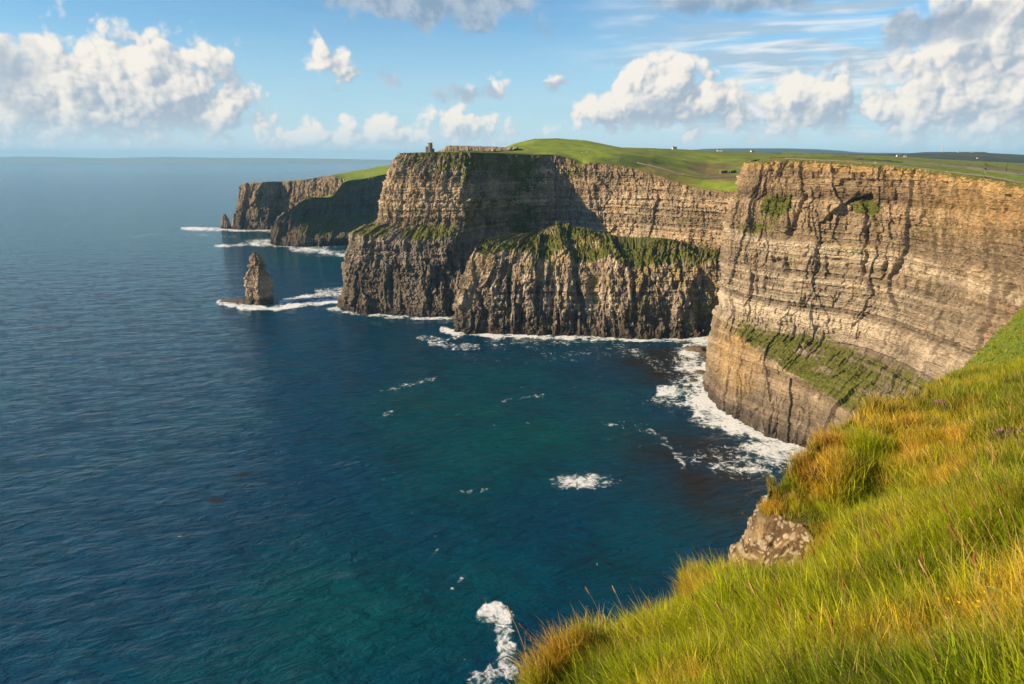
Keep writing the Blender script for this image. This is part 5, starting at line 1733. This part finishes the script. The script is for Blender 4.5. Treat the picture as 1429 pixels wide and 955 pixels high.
run_wall('field_wall', [(1095, 560), (1150, 520), (1240, 480), (1340, 430), (1432, 372)], 'long low stone wall running just behind the brink of the tall cliff', 0.7, 0.8, 90, ('cliff_field',), WALLM)
run_wall('field_wall', [(1190, 640), (1260, 640), (1350, 610), (1432, 560)], 'dark field wall crossing the flat green pasture behind the tall cliff', 1.3, 1.2, 60, ('cliff_field',), SLATE)
run_wall('field_wall', [(640, 1040), (675, 1060), (700, 1085), (722, 1150)], 'dark wall climbing from the scarp to the green hill', 1.3, 1.0, 50, ('clifftop_land',), SLATE)
pl2 = [(1085, 545), (1150, 500), (1240, 468), (1340, 416), (1436, 358)]
pv = []
for v in np.linspace(0, 4, 80):
    c = land_pos(np.interp(v, range(5), [a[0] for a in pl2]), np.interp(v, range(5), [a[1] for a in pl2]), ('cliff_field',))
    pv += [c + Vector((-.3, -.1, .15)), c + Vector((.3, .1, .15))]
obj('brink_path', mesh_np('brink_path', np.array([tuple(v) for v in pv]), np.array([(2 * i, 2 * i + 1, 2 * i + 3, 2 * i + 2) for i in range(79)])), PATHM, kind='structure', label='worn earth path along the brink of the tall cliff')

# ------------------------------------------------------------------ people and cattle, a few pixels tall
def skin_mesh(name, verts, edges, radii, mat, sub=1):
    me = bpy.data.meshes.new(name); me.from_pydata(verts, edges, [])
    o = bpy.data.objects.new(name, me); COL.objects.link(o)
    sk = o.modifiers.new('s', 'SKIN'); ss_ = o.modifiers.new('u', 'SUBSURF'); ss_.levels = sub; ss_.render_levels = sub
    for i, r in enumerate(radii):
        me.skin_vertices[0].data[i].radius = (r, r) if np.isscalar(r) else r
    me.skin_vertices[0].data[0].use_root = True
    dg = bpy.context.evaluated_depsgraph_get()
    out = bpy.data.meshes.new_from_object(o.evaluated_get(dg))
    bpy.data.objects.remove(o)
    out.name = name; out.materials.clear(); out.materials.append(mat)
    out.polygons.foreach_set('use_smooth', [True] * len(out.polygons))
    return out


def person_mesh(mat, step):
    v = [(0, 0, .95), (0, 0, 1.2), (0, 0, 1.42), (0, 0, 1.55), (0, .02, 1.68), (.1, 0, .9), (.11, -step, .5), (.11, -step * 1.2, .05), (.11, -step * 1.2 - .16, .03),
         (-.1, 0, .9), (-.11, step, .5), (-.11, step * 1.5, .06), (-.11, step * 1.5 - .16, .03), (.2, 0, 1.4), (.26, step, 1.12), (.25, step * .6 - .05, .86), (-.2, 0, 1.4), (-.26, -step, 1.12), (-.25, -step * 1.4, .88)]
    e = [(0, 1), (1, 2), (2, 3), (3, 4), (0, 5), (5, 6), (6, 7), (7, 8), (0, 9), (9, 10), (10, 11), (11, 12), (2, 13), (13, 14), (14, 15), (2, 16), (16, 17), (17, 18)]
    r = [(.17, .12), (.17, .12), (.18, .12), .06, (.09, .11), .1, .07, .05, .04, .1, .07, .05, .04, .07, .05, .04, .07, .05, .04]
    return skin_mesh('person', v, e, r, mat)


JACK = {k: mat_simple('jacket_' + k, c, 0.8, 0.1) for k, c in dict(white=(.7, .7, .7), orange=(.55, .16, .03), blue=(.05, .12, .3), dark=(.04, .04, .05), red=(.45, .04, .03)).items()}
TROU = mat_simple('dark_trousers', (.03, .03, .04), 0.8, 0.1)
HAIR = mat_simple('dark_hair', (.03, .02, .015), 0.7, 0.1)
for px, Y, c, lab, rz in [(1204, 474, 'dark', 'person in a dark jacket walking along the cliff brink', 1.2), (1221, 466, 'white', 'person in a white top walking along the cliff brink', 1.4),
                          (1235, 462, 'orange', 'person in an orange jacket walking along the cliff brink', -1.7), (1058, 560, 'blue', 'person in a blue jacket standing near the corner of the cliff top', .4),
                          (941, 930, 'red', 'person in a red jacket on the clifftop path', 1.0), (953, 926, 'white', 'person in a white jacket on the clifftop path', -1.2),
                          (959, 925, 'dark', 'person in dark clothes on the clifftop path', 1.5), (986, 916, 'blue', 'person in a blue jacket on the clifftop path', -1.0)]:
    me = person_mesh(JACK[c], 0.16)
    me.materials.append(TROU); me.materials.append(HAIR)
    for pg in me.polygons:
        z = pg.center.z
        pg.material_index = 1 if z < 0.92 else (2 if z > 1.66 else 0)
    lp = land_pos(px, Y)
    o = obj('person', me, label=lab, cat='person', loc=lp + Vector((0, 0, .9 if Y > 900 else 0.05))); o.rotation_euler = (0, 0, rz)
COWM = mat_simple('pale_hide', (.62, .57, .5), 0.9, 0.15)
cow = skin_mesh('cow', [(0, 0, 1.15), (.5, 0, 1.2), (-.7, 0, 1.2), (.95, 0, 1.15), (1.3, 0, .6), (1.5, 0, .35), (.5, .25, .65), (.52, .25, .05), (.5, -.25, .65), (.52, -.25, .05),
                        (-.75, .25, .75), (-.68, .25, .42), (-.72, .25, .05), (-.75, -.25, .75), (-.68, -.25, .42), (-.72, -.25, .05), (-1.0, 0, 1.1), (-1.08, 0, .5)],
                [(0, 1), (0, 2), (1, 3), (3, 4), (4, 5), (1, 6), (6, 7), (1, 8), (8, 9), (2, 10), (10, 11), (11, 12), (2, 13), (13, 14), (14, 15), (2, 16), (16, 17)],
                [.4, .38, .34, .22, .15, .1, .13, .06, .13, .06, .15, .08, .06, .15, .08, .06, .05, .03], COWM)
for px, Y in ((812, 1085), (818.5, 1090)):
    o = obj('cow', cow, label='pale cow grazing on the green hill above the bay', cat='cow', group='cattle on the hill', loc=land_pos(px, Y)); o.rotation_euler = (0, 0, px)

# ------------------------------------------------------------------ single plants in the grass
def slope_at(px, py, r0=2.0, r1=130.0):
    """where the ray of a photo pixel meets the slope."""
    d = pix_dir(px, py); d = d / np.linalg.norm(d)
    rr = np.exp(np.linspace(math.log(r0), math.log(r1), 500))
    q = d[None] * rr[:, None]
    z, sd = terrain(q[:, 0], q[:, 1])
    hit = np.nonzero(HC + q[:, 2] < z + 0.02)[0]
    i = hit[0] if len(hit) else 200
    return Vector((q[i, 0], q[i, 1], z[i])), rr[i]


STRAW = mat_simple('dry_stalk', (0.34, 0.20, 0.075), 0.8, 0.3, 20.0)
HEADM = mat_simple('brown_seed_head', (0.23, 0.085, 0.030), 0.85, 0.35, 60.0)
PALEH = mat_simple('pale_seed_head', (0.36, 0.22, 0.085), 0.85, 0.3, 60.0)
LEAFM = mat_simple('dock_leaf', (0.22, 0.25, 0.03), 0.9, 0.35, 12.0)
HEATH = mat_simple('heather_leaf', (0.075, 0.075, 0.022), 0.8, 0.4, 12.0)
BLOOM = mat_simple('heather_flower', (0.30, 0.11, 0.19), 0.8, 0.35, 25.0)
YELL = mat_simple('yellow_petal', (0.75, 0.50, 0.015), 0.6, 0.1)


def tube(bm, path, radii, n=5):
    prev = None
    for i, (c, r) in enumerate(zip(path, radii)):
        c = Vector(c)
        ring_ = [bm.verts.new(c + Vector((r * math.cos(6.283 * k / n), r * math.sin(6.283 * k / n), 0))) for k in range(n)]
        if prev:
            for k in range(n):
                bm.faces.new((prev[k], prev[(k + 1) % n], ring_[(k + 1) % n], ring_[k]))
        prev = ring_
    bm.faces.new(prev)


def stalk_proto(h, lean, head, headm):
    bm = bmesh.new()
    pth = [(-lean * u * u, 0.3 * lean * u * u, h * u - 0.03) for u in (0, .3, .6, .85, 1.0)]
    tube(bm, pth, [.0035, .003, .0026, .0022, .002]); sme = from_bm('stem', bm); sme.materials.append(STRAW)
    bm = bmesh.new()
    e = Vector(pth[-1]); d = (e - Vector(pth[-2])).normalized()
    tube(bm, [e + d * head * u for u in (-.1, .1, .35, .7, .92, 1.0)], [.002, .005, .007, .0065, .004, .0015], 7)
    hme = from_bm('seed_head', bm, True); hme.materials.append(headm)
    return sme, hme


SP = [stalk_proto(0.46, 0.12, 0.05, HEADM), stalk_proto(0.52, 0.20, 0.07, HEADM), stalk_proto(0.52, 0.16, 0.085, PALEH), stalk_proto(0.40, 0.05, 0.06, HEADM)]
SL = ['short brown seed head on a thin dry stalk in the grass', 'longer brown seed head on a leaning stalk in the grass', 'straw-coloured slender seed head on a tall stalk in the grass', 'stubby dark brown seed head on an upright stalk in the grass']
spots = [(1167, 835, 1), (1152, 840, 0), (1122, 838, 3), (1267, 850, 1), (1362, 868, 3), (1150, 945, 0), (1162, 952, 3), (1085, 952, 2), (1037, 948, 2), (1108, 950, 0), (1207, 790, 0), (1275, 838, 1),
         (1345, 805, 2), (1359, 838, 1), (1380, 815, 2), (1400, 815, 1), (1414, 812, 2), (1052, 800, 0), (1046, 802, 3), (1060, 797, 1), (742, 958, 2), (925, 838, 1), (949, 840, 1), (932, 848, 0), (855, 940, 2),
         (878, 895, 2), (845, 902, 2), (890, 945, 0), (1010, 880, 0), (1060, 900, 1), (1225, 900, 2), (1300, 880, 0), (1330, 940, 2), (1390, 900, 1), (1180, 880, 3), (985, 925, 0), (940, 935, 1), (1320, 700, 2), (1345, 690, 2),
         (1370, 705, 2), (1400, 690, 2), (1290, 680, 2), (1415, 720, 1), (1255, 760, 1), (1385, 765, 2), (1420, 790, 1), (770, 948, 1), (760, 952, 0), (752, 955, 3), (1240, 645, 2), (1385, 640, 2), (1360, 655, 2), (1330, 630, 2)]
for px, py, k in spots:
    loc, r = slope_at(px, min(py, 990))
    e = empty('seed_stalk', loc, SL[k], 'seed stalk', ['short seed heads in the grass', 'leaning seed heads in the grass', 'pale seed heads in the grass', 'stubby seed heads in the grass'][k], random.uniform(-.6, .6))
    e.scale = (1, 1, random.uniform(.85, 1.15)) if r < 9 else (1.7, 1.7, random.uniform(.9, 1.2))
    obj('stem', SP[k][0], parent=e); obj('seed_head', SP[k][1], parent=e)


def heather(px, py, rad, label, bloom):
    loc, r = slope_at(px, py)
    e = empty('heather_bush', loc, label, 'heather', 'heather in the grass')
    for nm, mat, n, k in (('foliage', HEATH, 420, 0.0), ('blossom', BLOOM, bloom, 1.0)):
        bm = bmesh.new()
        for _ in range(n):
            a = random.random() * 6.283; q = math.sqrt(random.random())
            u = random.random()
            hgt_ = rad * 0.75 * math.sqrt(max(0, 1 - q * q)) * (0.35 + 0.75 * u if k == 0 else 0.95 + 0.2 * u)
            c = Vector((rad * q * math.cos(a), rad * q * math.sin(a), hgt_ * (0.9 if k == 0 else 1.0)))
            d = (c * 1.2 + Vector((random.gauss(0, .1), random.gauss(0, .1), rad * .6))).normalized() * rad * (0.30 if k == 0 else 0.16)
            s_ = d.cross(Vector((random.random() - .5, random.random() - .5, .3))).normalized() * rad * (0.035 if k == 0 else 0.045)
            f_ = [bm.verts.new(v) for v in (c - s_, c + s_, c + d + s_ * .5, c + d - s_ * .5)]
            bm.faces.new(f_)
        o = obj(nm, from_bm(nm, bm), mat, e); o['kind'] = 'stuff'


heather(1146, 668, 0.24, 'rounded dusky heather bush on the brow above the earth edge', 320)
heather(1312, 574, 0.20, 'small bright purple heather sprig high on the grassy brow', 420)
heather(1277, 598, 0.15, 'tiny faded heather clump just below the purple sprig', 120)
heather(1418, 625, 0.30, 'dull brownish heather clump in the golden grass', 60)
# yellow flowers
bm = bmesh.new(); tube(bm, [(0, 0, 0), (.02, 0, .16), (.05, .01, .30)], [.002, .002, .0015], 4); fs = from_bm('stem', bm); fs.materials.append(LEAFM)
bm = bmesh.new()
for k in range(5):
    a = 1.2566 * k
    c = Vector((.05, .01, .302)); d = Vector((math.cos(a), math.sin(a), .35)) * .014; s_ = Vector((-math.sin(a), math.cos(a), 0)) * .006
    bm.faces.new([bm.verts.new(v) for v in (c, c + d * .6 + s_, c + d, c + d * .6 - s_)])
fp = from_bm('petals', bm); fp.materials.append(YELL)
for px, py in ((1344, 882), (1338, 862), (1345, 870), (1311, 866), (1320, 872), (1314, 902), (1361, 907), (1160, 852), (1168, 850), (1193, 896), (1154, 939), (955, 892)):
    loc, r = slope_at(px, py + 25)
    e = empty('yellow_flower', loc, 'tiny yellow five-petalled flower on a thin stem in the grass', 'flower', 'yellow flowers in the grass', random.random() * 6)
    e.scale = (0.75,) * 3
    obj('stem', fs, parent=e); obj('petals', fp, parent=e)
# broad-leaved dock
dk_loc, _ = slope_at(1420, 870)
dock = empty('dock_plant', dk_loc, 'broad-leaved dock plant with pale green leaves among the stalks', 'plant')
dock.scale = (0.62,) * 3
for k in range(7):
    bm = bmesh.new(); a = 0.9 * k + .3; L0 = .26 + .05 * (k % 3)
    prev = None
    for i in range(7):
        u = i / 6; w_ = .042 * math.sin(math.pi * min(1, u * .92 + .06)) ** .8
        c = Vector((math.cos(a), math.sin(a), 0)) * L0 * u * .7 + Vector((0, 0, .05 + L0 * (1.1 * u - .75 * u * u)))
        s_ = Vector((-math.sin(a), math.cos(a), 0)) * w_
        row = [bm.verts.new(c - s_ + Vector((0, 0, .012))), bm.verts.new(c), bm.verts.new(c + s_ + Vector((0, 0, .012)))]
        if prev:
            bm.faces.new((prev[0], prev[1], row[1], row[0])); bm.faces.new((prev[1], prev[2], row[2], row[1]))
        prev = row
    obj('leaf', from_bm('leaf', bm, True), LEAFM, dock)

# ------------------------------------------------------------------ the air
m, t = mat_new('air')
vol = t.n('ShaderNodeVolumePrincipled', ins={'Color': (0.32, 0.68, 1.0, 1.0), 'Density': HAZE, 'Anisotropy': 0.0})
mo = t.n('ShaderNodeOutputMaterial'); t.t.links.new(vol.outputs[0], mo.inputs['Volume'])
bm = bmesh.new(); box(bm, -52000, 52000, -150, 42000, -8, 520)
obj('haze', from_bm('haze', bm), m, kind='stuff', label='pale blue sea haze thickening towards the horizon', cat='haze')
